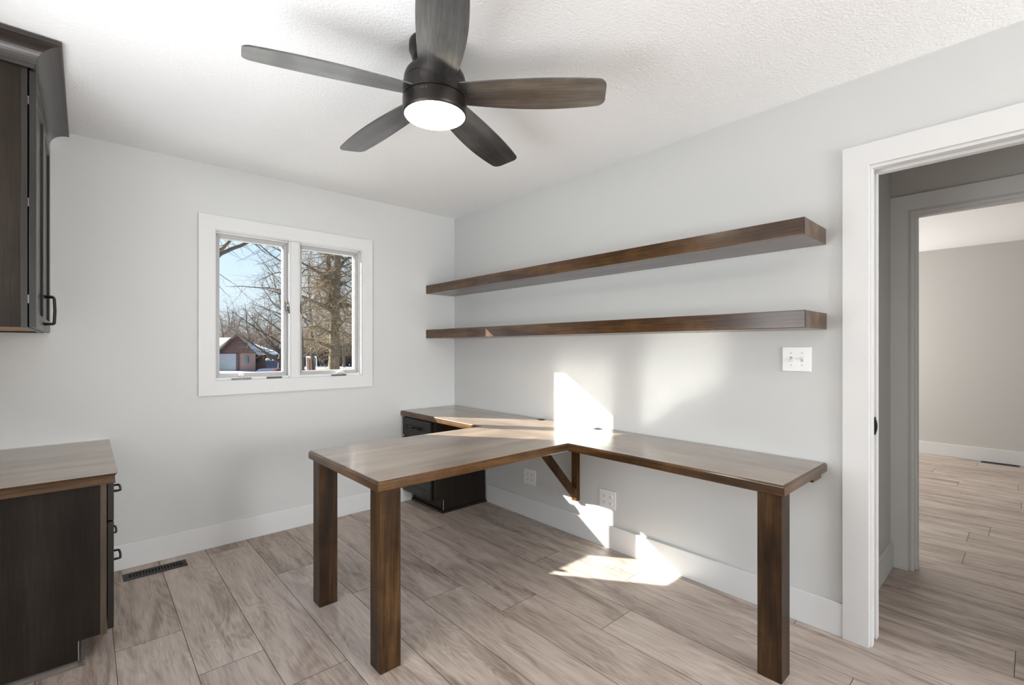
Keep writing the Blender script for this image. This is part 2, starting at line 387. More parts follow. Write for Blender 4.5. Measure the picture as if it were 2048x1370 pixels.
# inner stop step
box(bm, JX0, JX0 + 0.006, 0.026, 0.12, JZ0, JZ1); box(bm, JX1 - 0.006, JX1, 0.026, 0.12, JZ0, JZ1); box(bm, JX0, JX1, 0.026, 0.12, JZ1 - 0.008, JZ1)
box(bm, JX0, JX1, 0.018, 0.12, JZ0, JZ0 + 0.018, bev=0.003)
obj('window_frame', bm, M['trim'], w1)
bm = bmesh.new(); box(bm, -1.414, -1.338, 0.006, 0.12, JZ0, JZ1, bev=0.003); box(bm, -1.402, -1.350, -0.001, 0.02, JZ0, JZ1, bev=0.003)
obj('mullion', bm, M['trim'], w1)
def sash(x0, x1, lab):
    z0, z1, wd = JZ0 + 0.018, JZ1 - 0.008, 0.024
    ya, yb = 0.046, 0.092
    bm = bmesh.new()
    t = 0.0012
    # mitred rails
    def rail(p):
        prism(bm, p, 'y', ya, yb)
    rail([(x0, z0 + t), (x0 + wd, z0 + wd + t), (x0 + wd, z1 - wd - t), (x0, z1 - t)])
    rail([(x1, z0 + t), (x1, z1 - t), (x1 - wd, z1 - wd - t), (x1 - wd, z0 + wd + t)])
    rail([(x0 + t, z1), (x0 + wd + t, z1 - wd), (x1 - wd - t, z1 - wd), (x1 - t, z1)])
    rail([(x0 + t, z0), (x1 - t, z0), (x1 - wd - t, z0 + wd), (x0 + wd + t, z0 + wd)])
    s = obj('sash', bm, M['sash'], w1)
    bm = bmesh.new()
    for a in ((x0 - 0.002, x0 + wd - 0.002, z0, z1), (x1 - wd + 0.002, x1 + 0.002, z0, z1), (x0, x1, z0, z0 + wd - 0.002), (x0, x1, z1 - wd + 0.002, z1)):
        box(bm, a[0], a[1], 0.049, 0.09, a[2], a[3])
    obj('weatherstrip', bm, M['gasket'], s)
    bm = bmesh.new(); i = wd
    for a in ((x0 + i, x0 + i + 0.003, z0 + i, z1 - i), (x1 - i - 0.003, x1 - i, z0 + i, z1 - i), (x0 + i, x1 - i, z0 + i, z0 + i + 0.003), (x0 + i, x1 - i, z1 - i - 0.003, z1 - i)):
        box(bm, a[0], a[1], 0.060, 0.086, a[2], a[3])
    obj('glazing_bead', bm, M['trim'], s)
    bm = bmesh.new(); box(bm, x0 + i, x1 - i, 0.0725, 0.0745, z0 + i, z1 - i)
    obj('glass_pane', bm, M['glass'], s)
    return s
sash(JX0 + 0.006, -1.415, 'left'); sash(-1.337, JX1 - 0.006, 'right')
def crank(x0, x1, folded):
    bm = bmesh.new(); z = JZ0
    box(bm, x0, x1, 0.004, 0.030, z, z + 0.012, bev=0.003)
    c = obj('crank_operator', bm, M['bronze_hw'], w1)
    bm = bmesh.new(); xm = (x0 + x1) / 2
    if folded:
        pts = [(x1 - 0.012, 0.016, z + 0.014), (x1 - 0.03, 0.014, z + 0.034), (x1 - 0.055, 0.012, z + 0.030), (x1 - 0.075, 0.011, z + 0.022)]
        tube(bm, pts, [0.008, 0.011, 0.010, 0.005], 10)
    else:
        lathe(bm, [(0, z + 0.010), (0.011, z + 0.012), (0.010, z + 0.022), (0.017, z + 0.026), (0.018, z + 0.034), (0.012, z + 0.042), (0, z + 0.044)], xm, 0.012, 16)
    obj('crank_handle', bm, M['plastic'], c)['label'] = 'white crank handle'
crank(-1.766, -1.651, False); crank(-1.110, -1.000, True)
bm = bmesh.new(); box(bm, -1.555, -1.459, 0.004, 0.030, JZ0, JZ0 + 0.013, bev=0.003); obj('operator_cover', bm, M['gasket'], w1)
for xx in (-1.417, -1.335):
    bm = bmesh.new(); box(bm, xx - 0.010, xx + 0.010, 0.016, 0.046, 1.535, 1.605, bev=0.004)
    tube(bm, [(xx, 0.016, 1.585), (xx + 0.002, 0.004, 1.56), (xx + 0.003, 0.002, 1.515)], [0.006, 0.005, 0.004], 8)
    obj('sash_lock', bm, M['bronze_hw'], w1)

w2 = thing('added_back_window', ((BX0 + BX1) / 2, WY, BZ0), 'added wide white window, unseen behind the viewpoint', 'window', kind='structure')  # unseen window, added to hold the back fill light
bm = bmesh.new()
for a in ((BX0 - 0.09, BX0, BZ0 - 0.09, BZ1 + 0.09), (BX1, BX1 + 0.09, BZ0 - 0.09, BZ1 + 0.09), (BX0, BX1, BZ1, BZ1 + 0.09), (BX0, BX1, BZ0 - 0.09, BZ0)):
    box(bm, a[0], a[1], WY, WY + 0.018, a[2], a[3])
for a in ((BX0, BX0 + 0.04), (BX1 - 0.04, BX1), (-0.865, -0.795)):
    box(bm, a[0], a[1], WY - 0.1, WY - 0.04, BZ0, BZ1)
box(bm, BX0, BX1, WY - 0.1, WY - 0.04, BZ0, BZ0 + 0.04); box(bm, BX0, BX1, WY - 0.1, WY - 0.04, BZ1 - 0.04, BZ1)
obj('window_frame', bm, M['trim'], w2)
w4 = thing('added_side_window', (WX, (SY0 + SY1) / 2, SZ0), 'added long white side window, unseen left of the viewpoint', 'window', kind='structure')  # unseen window, added as the place of the side fill light
bm = bmesh.new()
for a in ((SY0 - 0.09, SY0, SZ0 - 0.09, SZ1 + 0.09), (SY1, SY1 + 0.09, SZ0 - 0.09, SZ1 + 0.09), (SY0, SY1, SZ1, SZ1 + 0.09), (SY0, SY1, SZ0 - 0.09, SZ0)):
    box(bm, WX, WX + 0.018, a[0], a[1], a[2], a[3])
for a in ((SY0, SY0 + 0.04), (SY1 - 0.04, SY1), (-2.16, -2.09)):
    box(bm, WX - 0.11, WX - 0.07, a[0], a[1], SZ0, SZ1)
box(bm, WX - 0.11, WX - 0.07, SY0, SY1, SZ0, SZ0 + 0.04); box(bm, WX - 0.11, WX - 0.07, SY0, SY1, SZ1 - 0.04, SZ1)
obj('window_frame', bm, M['trim'], w4)
w3 = thing('window_3', ((FWX0 + FWX1) / 2, FY1, 0.5), 'white window of the far room', 'window', kind='structure')
bm = bmesh.new()
for a in ((FWX0, FWX0 + 0.05), (FWX1 - 0.05, FWX1), (4.50, 4.54)):
    box(bm, a[0], a[1], FY1 + 0.03, FY1 + 0.09, 0.5, 2.1)
box(bm, FWX0, FWX1, FY1 + 0.03, FY1 + 0.09, 0.5, 0.55); box(bm, FWX0, FWX1, FY1 + 0.03, FY1 + 0.09, 2.05, 2.1)
obj('window_frame', bm, M['trim'], w3)

# ================================================================== DESK
ZT, TT = 0.756, 0.041
DX, DYR, PX, PY0, PY1 = -0.544, -2.894, -1.645, -1.831, -1.068
desk = thing('desk', (-0.6, -1.5, 0), 'brown stained T-shaped built-in desk running along the wall under the shelves', 'desk')
def inset(pts, d):
    n = len(pts); o = []
    for i in range(n):
        a, p, c = Vector(pts[i - 1]), Vector(pts[i]), Vector(pts[(i + 1) % n])
        e1, e2 = (p - a), (c - p)
        n1 = Vector((-e1.y, e1.x)).normalized() if e1.length else Vector((0, 0)); n2 = Vector((-e2.y, e2.x)).normalized()
        q = n1 + n2; o.append(p + q * (d / max(0.2, 1 + n1.dot(n2))) )
    return o
G_ = 0.001
TP = [(-G_, -G_), (DX, -G_), (DX, PY1), (PX, PY1), (PX, PY0), (DX, PY0), (DX, DYR), (-G_, DYR)]   # counter-clockwise seen from above
def slab(TP, top_faces, layers, side_mat):
    """layers: (inset, z) from the bottom up; material of side faces by callback"""
    bm = bmesh.new(); n = len(TP); rings = []
    for d, z in layers:
        rings.append([bm.verts.new((p.x, p.y, z)) for p in inset(TP, d)])
    for A, B in zip(rings, rings[1:]):
        for i in range(n):
            j = (i + 1) % n
            f = bm.faces.new([A[i], A[j], B[j], B[i]]); f.material_index = side_mat(Vector(TP[i]), Vector(TP[j]))
    for ix, mi in top_faces:
        f = bm.faces.new([rings[-1][i] for i in ix]); f.material_index = mi
        f = bm.faces.new([rings[0][i] for i in ix[::-1]]); f.material_index = mi
    return bm
LAY = [(0.003, ZT - TT), (0, ZT - TT + 0.003), (0, ZT - 0.0095), (0.0025, ZT - 0.008), (0.0030, ZT - 0.0055), (0.0055, ZT - 0.002), (0.0085, ZT)]
def smat(a, c): return 2 if abs(a.x - c.x) < 1e-4 else 3
bm = slab(TP, [((0, 1, 2, 5, 6, 7), 0), ((2, 3, 4, 5), 1)], LAY, smat)
# orientation check of inset: the ring must shrink
obj('worktop', bm, [M['top_y'], M['top_x'], M['stain_y'], M['stain_x']], desk)
for x0, x1, y0, y1 in ((-1.629, -1.540, -1.176, -1.088), (-1.629, -1.540, -1.816, -1.728), (-0.529, -0.440, -2.880, -2.792)):
    bm = bmesh.new(); box(bm, x0, x1, y0, y1, 0.0, ZT - TT, bev=0.003)
    obj('leg', bm, M['leg_z'], desk)
bm = bmesh.new()
by0, by1 = -1.462, -1.418
box(bm, -0.036, -0.001, by0, by1, 0.243, ZT - TT, bev=0.002)
box(bm, -0.43, -0.036, by0, by1, ZT - TT - 0.035, ZT - TT, bev=0.002)
prism(bm, [(-0.425, ZT - TT - 0.034), (-0.365, ZT - TT - 0.034), (-0.036, 0.318), (-0.036, 0.262)], 'y', by0 + 0.001, by1 - 0.001)
obj('support_bracket', bm, M['stain_z'], desk)
bm = bmesh.new(); box(bm, -0.12, -0.001, -2.872, -2.835, ZT - TT - 0.032, ZT - TT, bev=0.002)
obj('wall_cleat', bm, M['stain_x'], desk)
for gy in (-1.145, -1.651):
    bm = bmesh.new()
    lathe(bm, [(0.017, ZT + 0.0002), (0.017, ZT + 0.002), (0.020, ZT + 0.003), (0.028, ZT + 0.0025), (0.030, ZT + 0.0002)], -0.049, gy, 32)
    lathe(bm, [(0, ZT + 0.0006), (0.0175, ZT + 0.0006)], -0.049, gy, 32, mi=1)
    obj('cable_grommet', bm, [M['black'], M['void']], desk)

# ================================================================== PULLS, FRONTS
def pull(parent, axis, c, face, sgn, length=0.105, out=0.030, r=0.0048):
    """bar pull with rounded corners; axis 'y' or 'z'; c = centre (y, z); face = x of the front; sgn = outward x"""
    h = length / 2; q = 0.009
    prof = [(-h, 0), (-h, out - q)]
    for k in range(1, 6):
        a = PI - k * (PI / 2) / 6
        prof.append((-h + q + q * math.cos(a), out - q + q * math.sin(a)))
    prof.append((-h + q, out)); prof.append((0, out + 0.002))
    prof += [(-p[0], p[1]) for p in prof[-2::-1]]
    pts = []
    for s_, o_ in prof:
        x = face + sgn * o_
        pts.append((x, c[0] + s_, c[1]) if axis == 'y' else (x, c[0], c[1] + s_))
    bm = bmesh.new(); tube(bm, pts, r, 10)
    for s_ in (-h, h):
        p = (c[0] + s_, c[1]) if axis == 'y' else (c[0], c[1] + s_)
        tube(bm, [(face, p[0], p[1]), (face + sgn * 0.004, p[0], p[1])], 0.0075, 12)
    o = obj('handle', bm, M['black'], parent); o['label'] = 'black bar pull'
    return o
def shaker(parent, name, x_back, x_front, y0, y1, z0, z1, grain, rail=0.055):
    s = 1 if x_front > x_back else -1
    xa, xb = min(x_back, x_front), max(x_back, x_front)
    bm = bmesh.new(); b = 0.0018
    box(bm, xa, xb, y0, y0 + rail, z0, z1, bev=b); box(bm, xa, xb, y1 - rail, y1, z0, z1, bev=b)
    box(bm, xa, xb, y0 + rail - 0.001, y1 - rail + 0.001, z0, z0 + rail, bev=b, mi=1); box(bm, xa, xb, y0 + rail - 0.001, y1 - rail + 0.001, z1 - rail, z1, bev=b, mi=1)
    d = 0.009
    if s > 0: box(bm, xa + 0.002, xb - d, y0 + rail - 0.004, y1 - rail + 0.004, z0 + rail - 0.004, z1 - rail + 0.004)
    else: box(bm, xa + d, xb - 0.002, y0 + rail - 0.004, y1 - rail + 0.004, z0 + rail - 0.004, z1 - rail + 0.004)
    # sloped inner bead
    y0i, y1i, z0i, z1i = y0 + rail, y1 - rail, z0 + rail, z1 - rail; w = 0.007
    xf, xp = (xb - 0.002, xb - d - 0.0005) if s > 0 else (xa + 0.002, xa + d + 0.0005)
    o_ = [(y0i, z0i), (y1i, z0i), (y1i, z1i), (y0i, z1i)]; i_ = [(y0i + w, z0i + w), (y1i - w, z0i + w), (y1i - w, z1i - w), (y0i + w, z1i - w)]
    O = [bm.verts.new((xf, *p)) for p in o_]; I = [bm.verts.new((xp, *p)) for p in i_]
    for k in range(4): bm.faces.new([O[k], O[(k + 1) % 4], I[(k + 1) % 4], I[k]])
    return obj(name, bm, [M['esp_' + grain], M['esp_y']], parent)

# ---- corner pedestal under the desk
ped = thing('drawer_cabinet', (-0.26, -0.23, 0), 'espresso drawer pedestal in the room corner under the wall desk', 'cabinet')
PZ = ZT - TT
bm = bmesh.new()
prism(bm, [(-0.495, 0.095), (-0.425, 0.095), (-0.425, 0.0), (-0.017, 0.0), (-0.017, PZ), (-0.495, PZ)], 'y', -0.458, -0.44)
prism(bm, [(-0.495, 0.095), (-0.425, 0.095), (-0.425, 0.0), (-0.017, 0.0), (-0.017, PZ), (-0.495, PZ)], 'y', -0.034, -0.018)
box(bm, -0.495, -0.017, -0.44, -0.034, 0.095, 0.11); box(bm, -0.03, -0.017, -0.44, -0.034, 0.11, PZ); box(bm, -0.495, -0.017, -0.44, -0.034, PZ - 0.018, PZ)
obj('carcass', bm, M['end_z'], ped)
bm = bmesh.new()
box(bm, -0.512, -0.495, -0.458, -0.425, 0.095, PZ); box(bm, -0.512, -0.495, -0.05, -0.018, 0.095, PZ); box(bm, -0.512, -0.495, -0.425, -0.05, PZ - 0.03, PZ); box(bm, -0.512, -0.495, -0.425, -0.05, 0.095, 0.12); box(bm, -0.512, -0.495, -0.425, -0.05, 0.535, 0.565)
obj('face_frame', bm, M['esp_z'], ped)
bm = bmesh.new(); box(bm, -0.43, -0.415, -0.44, -0.018, 0, 0.095); obj('toe_kick', bm, M['esp_y'], ped)
bm = bmesh.new(); box(bm, -0.430, -0.4255, -0.4605, -0.457, 0.018, 0.095); obj('edge_strip', bm, M['edge'], ped)
def quarter(bm, p0, p1, nrm, r=0.016):
    """quarter-round shoe moulding from p0 to p1 against a face whose outward normal is nrm"""
    p0, p1, nrm = Vector(p0), Vector(p1), Vector(nrm); A = []; B = []
    ring = [(0, 0)] + [(r * math.cos(k * PI / 12), r * math.sin(k * PI / 12)) for k in range(7)]
    for o_, z_ in ring:
        A.append(bm.verts.new(p0 + nrm * o_ + U * z_)); B.append(bm.verts.new(p1 + nrm * o_ + U * z_))
    n = len(ring)
    bm.faces.new(A); bm.faces.new(B[::-1])
    for i in range(n): bm.faces.new([A[i], A[(i + 1) % n], B[(i + 1) % n], B[i]])
bm = bmesh.new(); quarter(bm, (-0.446, -0.459, 0), (-0.017, -0.459, 0), (0, -1, 0), 0.02); quarter(bm, (-0.431, -0.018, 0), (-0.431, -0.475, 0), (-1, 0, 0), 0.02)
obj('shoe_moulding', bm, M['esp_x'], ped)
for z0, z1, pz in ((0.560, 0.703, 0.645), (0.105, 0.545, 0.345)):
    d = shaker(ped, 'drawer', -0.514, -0.534, -0.440, -0.022, z0, z1, 'z', rail=0.052 if z1 > 0.6 else 0.06)
    if z1 > 0.6: pull(d, 'y', (-0.23, 0.63), -0.525, -1, length=0.11)
    else: pull(d, 'y', (-0.23, 0.44), -0.525, -1, length=0.11)

# ---- wall shelves
def shelf(name, z0, z1, d, y1, lab):
    bm = bmesh.new(); box(bm, -d, -0.001, y1, -0.001, z0, z1, bev=0.0025)
    o = obj(name, bm, M['stain_y'], loc=(0, y1 / 2, z0)); tag(o, lab, 'shelf', 'long floating shelves on the wall over the desk')
shelf('floating_shelf', 1.738, 1.810, 0.2985, -2.890, 'upper of the two long brown floating shelves above the desk')
shelf('floating_shelf', 1.355, 1.4287, 0.2990, -2.893, 'lower of the two long brown floating shelves, just above the light switch')

# ================================================================== LEFT CABINETS
base = thing('base_cabinet', (-2.70, -0.48, 0), 'espresso base cabinet with drawers standing against the left wall under its own worktop', 'cabinet')
CZ = ZT - TT
bm = bmesh.new()
endp = [(-2.432, 0.095), (-2.498, 0.095), (-2.498, 0.0), (WX + 0.001, 0.0), (WX + 0.001, CZ), (-2.432, CZ)]
prism(bm, endp, 'y', -0.944, -0.926); prism(bm, endp, 'y', -0.020, -0.002)
box(bm, WX + 0.001, -2.432, -0.926, -0.02, 0.095, 0.113); box(bm, WX + 0.001, -2.432, -0.926, -0.02, CZ - 0.018, CZ); box(bm, WX + 0.001, WX + 0.012, -0.926, -0.02, 0.113, CZ - 0.018)
obj('carcass', bm, M['end_z'], base)
bm = bmesh.new()
for y0, y1 in ((-0.947, -0.908), (-0.578, -0.538), (-0.198, -0.002)): box(bm, -2.433, -2.413, y0, y1, 0.092, CZ, bev=0.001)
for z0, z1 in ((CZ - 0.03, CZ), (0.535, 0.57), (0.092, 0.125)): box(bm, -2.433, -2.413, -0.91, -0.19, z0, z1)
obj('face_frame', bm, wood('frame_wood', [(0.2, (0.05, 0.037, 0.025)), (0.8, (0.10, 0.075, 0.052))], 'z', rough=0.4, spec=0.3), base)
bm = bmesh.new(); box(bm, -2.512, -2.502, -0.926, -0.02, 0, 0.095); obj('toe_kick', bm, M['esp_y'], base)
bm = bmesh.new(); box(bm, -2.500, -2.4972, -0.9475, -0.9435, 0.016, 0.095); obj('edge_strip', bm, M['edge'], base)
bm = bmesh.new(); quarter(bm, (WX + 0.002, -0.945, 0), (-2.480, -0.945, 0), (0, -1, 0), 0.019); quarter(bm, (-2.499, -0.02, 0), (-2.499, -0.964, 0), (1, 0, 0), 0.019)
obj('shoe_moulding', bm, wood('shoe_wood', [(0.2, (0.06, 0.05, 0.042)), (0.8, (0.13, 0.11, 0.095))], 'x', rough=0.4), base)
for (y0, y1, cy) in ((-0.943, -0.562, -0.755), (-0.555, -0.178, -0.365)):
    for z0, z1, pz, mt in ((0.556, 0.708, 0.645, 'esp'), (0.106, 0.549, 0.346, 'esp')):
        d = shaker(base, 'drawer', -2.410, -2.390, y0, y1, z0, z1, 'z', rail=0.055)
        pull(d, 'y', (cy, pz), -2.399, 1, length=0.115, out=0.036)
bm = bmesh.new()
LT = [(WX + 0.001, -0.967), (-2.387, -0.967), (-2.387, -0.001), (WX + 0.001, -0.001)]
LT = LT[::-1]
bm = slab(LT, [((0, 1, 2, 3), 0)], LAY, lambda a, c: 2 if abs(a.x - c.x) < 1e-4 else 1)
tag(obj('countertop', bm, [M['top_x'], M['stain_x'], M['stain_y']], loc=(-2.68, -0.48, ZT - TT)), 'brown stained worktop lying on the base cabinet at the left', 'worktop')

up = thing('wall_cabinet', (-2.80, -0.48, 1.352), 'espresso wall cabinet with crown moulding hung at the upper left', 'cabinet')
UZ0, UZ1 = 1.352, 2.40
bm = bmesh.new()
box(bm, WX + 0.001, -2.659, -0.944, -0.926, UZ0, UZ1); box(bm, WX + 0.001, -2.659, -0.02, -0.002, UZ0, UZ1); box(bm, WX + 0.001, -2.659, -0.926, -0.02, UZ1 - 0.018, UZ1); box(bm, WX + 0.001, WX + 0.01, -0.926, -0.02, UZ0, UZ1 - 0.018)
obj('carcass', bm, M['end_z'], up)
bm = bmesh.new(); box(bm, WX + 0.001, -2.660, -0.926, -0.02, UZ0 + 0.006, UZ0 + 0.02); obj('bottom_panel', bm, M['maple'], up)['label'] = 'bare honey-coloured underside panel'
bm = bmesh.new()
for y0, y1 in ((-0.947, -0.908), (-0.04, -0.002)): box(bm, -2.660, -2.642, y0, y1, UZ0 - 0.001, UZ1, bev=0.001)
for z0, z1 in ((UZ1 - 0.09, UZ1), (UZ0, UZ0 + 0.035)): box(bm, -2.660, -2.642, -0.91, -0.04, z0, z1)
obj('face_frame', bm, M['esp_z'], up)
for y0, y1, hy in ((-0.944, -0.478, None), (-0.474, -0.006, -0.440)):
    d = shaker(up, 'door', -2.638, -2.618, y0, y1, UZ0, 2.335, 'z', rail=0.058)
    if hy is None: pull(d, 'z', (-0.505, 1.445), -2.619, 1, length=0.125, out=0.034)
    else: pull(d, 'z', (hy, 1.445), -2.619, 1, length=0.125, out=0.034)
for hz in (1.46, 1.83, 2.22):
    bm = bmesh.new(); box(bm, -2.6415, -2.6385, -0.9425, -0.93, hz - 0.016, hz + 0.016); obj('hinge', bm, M['steel'], up)
# crown : cove profile swept round the near end and the front, mitred
prof = [(0.0, 2.338), (0.010, 2.338), (0.010, 2.352)]
Rc = 0.072
for k in range(13):
    a = (PI / 2) * k / 12
    prof.append((0.012 + Rc * (1 - math.cos(a)), 2.352 + Rc * 0.9 * math.sin(a)))
prof += [(0.088, 2.418), (0.088, 2.433), (0.0, 2.433)]
bm = bmesh.new(); xb, yb = -2.632, -0.952
st = [[bm.verts.new((WX + 0.002, yb - o, z)) for o, z in prof], [bm.verts.new((xb + o, yb - o, z)) for o, z in prof], [bm.verts.new((xb + o, -0.002, z)) for o, z in prof]]
n = len(prof)
for A, B in zip(st, st[1:]):
    for i in range(n): bm.faces.new([A[i], A[(i + 1) % n], B[(i + 1) % n], B[i]])
bm.faces.new(st[0]); bm.faces.new(st[-1][::-1])
box(bm, WX + 0.002, -2.633, -0.951, -0.002, 2.40, 2.431)
obj('crown_moulding', bm, wood('crown_wood', [(0.2, (0.020, 0.0145, 0.0115)), (0.55, (0.032, 0.024, 0.020)), (0.9, (0.05, 0.038, 0.032))], 'y', rough=0.33, coat=0.3, fine=110), up)

# ================================================================== CEILING FAN
fx, fy = -1.477, -1.967
fan = thing('ceiling_fan', (fx, fy, H), 'dark bronze five-blade ceiling fan with a lit round lamp', 'ceiling fan')
bm = bmesh.new()
lathe(bm, [(0, H - 0.001), (0.098, H - 0.001), (0.098, 2.412), (0.093, 2.404), (0.088, 2.385), (0.082, 2.372), (0.076, 2.368), (0, 2.368)], fx, fy)
obj('canopy', bm, M['bronze'], fan, smooth=35)
bm = bmesh.new()
pr = [(0.076, 2.3675), (0.077, 2.352), (0.078, 2.346)]
for k in range(1, 11):
    a = k / 10 * PI / 2
    pr.append((0.078 + 0.040 * math.sin(a), 2.346 - 0.050 * (1 - math.cos(a))))
pr += [(0.1185, 2.290), (0.1165, 2.2895), (0.1165, 2.2865), (0.1205, 2.286), (0.1215, 2.25), (0.1215, 2.230), (0, 2.230)]
lathe(bm, pr, fx, fy); obj('motor_housing', bm, M['bronze'], fan, smooth=35)
bm = bmesh.new()
lathe(bm, [(0, 2.2285), (0.1185, 2.2285), (0.1185, 2.226), (0.1225, 2.2255), (0.1225, 2.180), (0.1205, 2.171), (0.1165, 2.167), (0.113, 2.170), (0, 2.172)], fx, fy)
lk = obj('light_kit', bm, M['bronze'], fan, smooth=35)
bm = bmesh.new()
pr = [(0.1145, 2.168)]
for k in range(1, 13):
    a = k / 12 * PI / 2
    pr.append((0.1145 * math.cos(a), 2.168 - 0.016 * math.sin(a)))
pr[-1] = (0, 2.152)
lathe(bm, pr, fx, fy); obj('lamp_lens', bm, M['lens'], lk)['label'] = 'glowing round frosted lens'
# three tiny switch dots on the band
bm = bmesh.new()
for a in (3.72, 3.80, 3.88):
    c = Vector((fx + 0.1225 * math.cos(a), fy + 0.1225 * math.sin(a), 2.214)); nv = Vector((math.cos(a), math.sin(a), 0))
    tube(bm, [c - nv * 0.002, c + nv * 0.001], 0.0025, 8)
obj('receiver_window', bm, M['steel'], lk)
# blade mesh (local: length along +x)
def blade_mesh():
    bm = bmesh.new(); N = 64; th = 0.0055; r0, r1 = 0.108, 0.650
    top, bot = [], []
    for i in range(N + 1):
        t = 1 - (1 - i / N) ** 1.9; x = r0 + (r1 - r0) * t
        w = 0.118 + (0.158 - 0.118) * math.sin(min(1, t / 0.58) * PI / 2) - (0.030 * max(0, (t - 0.58) / 0.42) ** 2)
        e = max(0.0, (x - (r1 - 0.030)) / 0.030)
        h = w / 2
        if e > 0: h = h - 0.030 * (1 - math.sqrt(max(0, 1 - e * e)))
        c = 0.006 * math.sin(t * PI)
        top.append((x, h + c)); bot.append((x, -h + c))
    ring = bot + top[::-1]
    # slightly bowed tip
    A = [bm.verts.new((x, y, th / 2)) for x, y in ring]; B = [bm.verts.new((x, y, -th / 2)) for x, y in ring]
    n = len(ring)
    bm.faces.new(A); bm.faces.new(B[::-1])
    for i in range(n): bm.faces.new([A[i], B[i], B[(i + 1) % n], A[(i + 1) % n]])
    be = [e for e in bm.edges if abs(e.verts[0].co.z - e.verts[1].co.z) < 1e-6 and not (e.is_boundary)]
    bmesh.ops.bevel(bm, geom=be, offset=0.0015, segments=2, affect='EDGES')
    return bm
bl0 = obj('blade', blade_mesh(), M['blade_x'], fan, local=True)
PITCH = math.radians(-11.5)
for k in range(5):
    b_ = bl0 if k == 0 else bl0.copy()
    if k: C.objects.link(b_); b_.parent = fan
    a = -0.842 + k * 2 * PI / 5
    b_.matrix_local = Matrix.Translation((0, 0, 2.252 - H)) @ Matrix.Rotation(a, 4, 'Z') @ Matrix.Rotation(PITCH, 4, 'X') @ Matrix.Rotation(math.radians(3.0), 4, 'Y')

# ================================================================== OUTLETS, SWITCH, REGISTERS
def plate_bm(y0, y1, z0, z1):
    bm = bmesh.new(); box(bm, -0.0055, -0.0003, y0, y1, z0, z1, bev=0.0025, seg=3); return bm
def outlet(cy, cz):
    o = thing('power_outlet', (0, cy, cz), '', 'outlet', 'four-socket outlets under the desk')
    obj('wall_plate', plate_bm(cy - 0.062, cy + 0.062, cz - 0.057, cz + 0.057), M['plastic'], o)
    for sy in (-0.023, 0.023):
        for sz in (-0.0195, 0.0195):
            bm = bmesh.new(); y, z = cy + sy, cz + sz
            ring = []
            for k in range(24):
                a = 2 * PI * k / 24
                ring.append((y + 0.0172 * math.cos(a), z + max(-0.0125, min(0.0125, 0.0172 * math.sin(a)))))
            prism(bm, ring, 'x', -0.0078, -0.004)
            box(bm, -0.0081, -0.0070, y - 0.0075, y - 0.0053, z - 0.0015, z + 0.0068, mi=1); box(bm, -0.0081, -0.0070, y + 0.0053, y + 0.0075, z - 0.0005, z + 0.0068, mi=1)
            r_ = [(y + 0.0028 * math.cos(2 * PI * k / 12), z - 0.0070 + 0.0028 * math.sin(2 * PI * k / 12)) for k in range(12)]
            prism(bm, r_, 'x', -0.0081, -0.0070, mi=1)
            obj('socket', bm, [M['plastic'], M['void']], o)
        bm = bmesh.new(); y = cy + sy
        prism(bm, [(y + 0.003 * math.cos(2 * PI * k / 12), cz + 0.003 * math.sin(2 * PI * k / 12)) for k in range(12)], 'x', -0.0066, -0.005)
        obj('screw', bm, M['plastic'], o)
    return o
o1 = outlet(-0.980, 0.304); o1['label'] = 'white four-socket outlet nearer the room corner, left of the desk bracket'
o2 = dup(o1, (0, -1.692, 0.306), 'white four-socket outlet to the right of the desk bracket')
sw = thing('light_switch', (0, -2.772, 1.220), 'white double toggle switch plate on the wall below the lower shelf', 'switch')
obj('wall_plate', plate_bm(-2.833, -2.711, 1.163, 1.277), M['plastic'], sw)
for sy, up_ in ((-2.749, False), (-2.795, True)):
    bm = bmesh.new(); box(bm, -0.0062, -0.004, sy - 0.0055, sy + 0.0055, 1.208, 1.232, mi=1)
    s_ = 1 if up_ else -1
    prism(bm, [(-0.004, 1.22 - s_ * 0.007), (-0.0175, 1.22 + s_ * 0.006), (-0.0165, 1.22 + s_ * 0.0125), (-0.004, 1.22 + s_ * 0.007)], 'y', sy - 0.0042, sy + 0.0042)
    obj('toggle', bm, [M['plastic'], M['sash']], sw)
    for sz in (1.192, 1.248):
        bm = bmesh.new(); prism(bm, [(sy + 0.003 * math.cos(2 * PI * k / 12), sz + 0.003 * math.sin(2 * PI * k / 12)) for k in range(12)], 'x', -0.0066, -0.005)
        obj('screw', bm, M['sash'], sw)
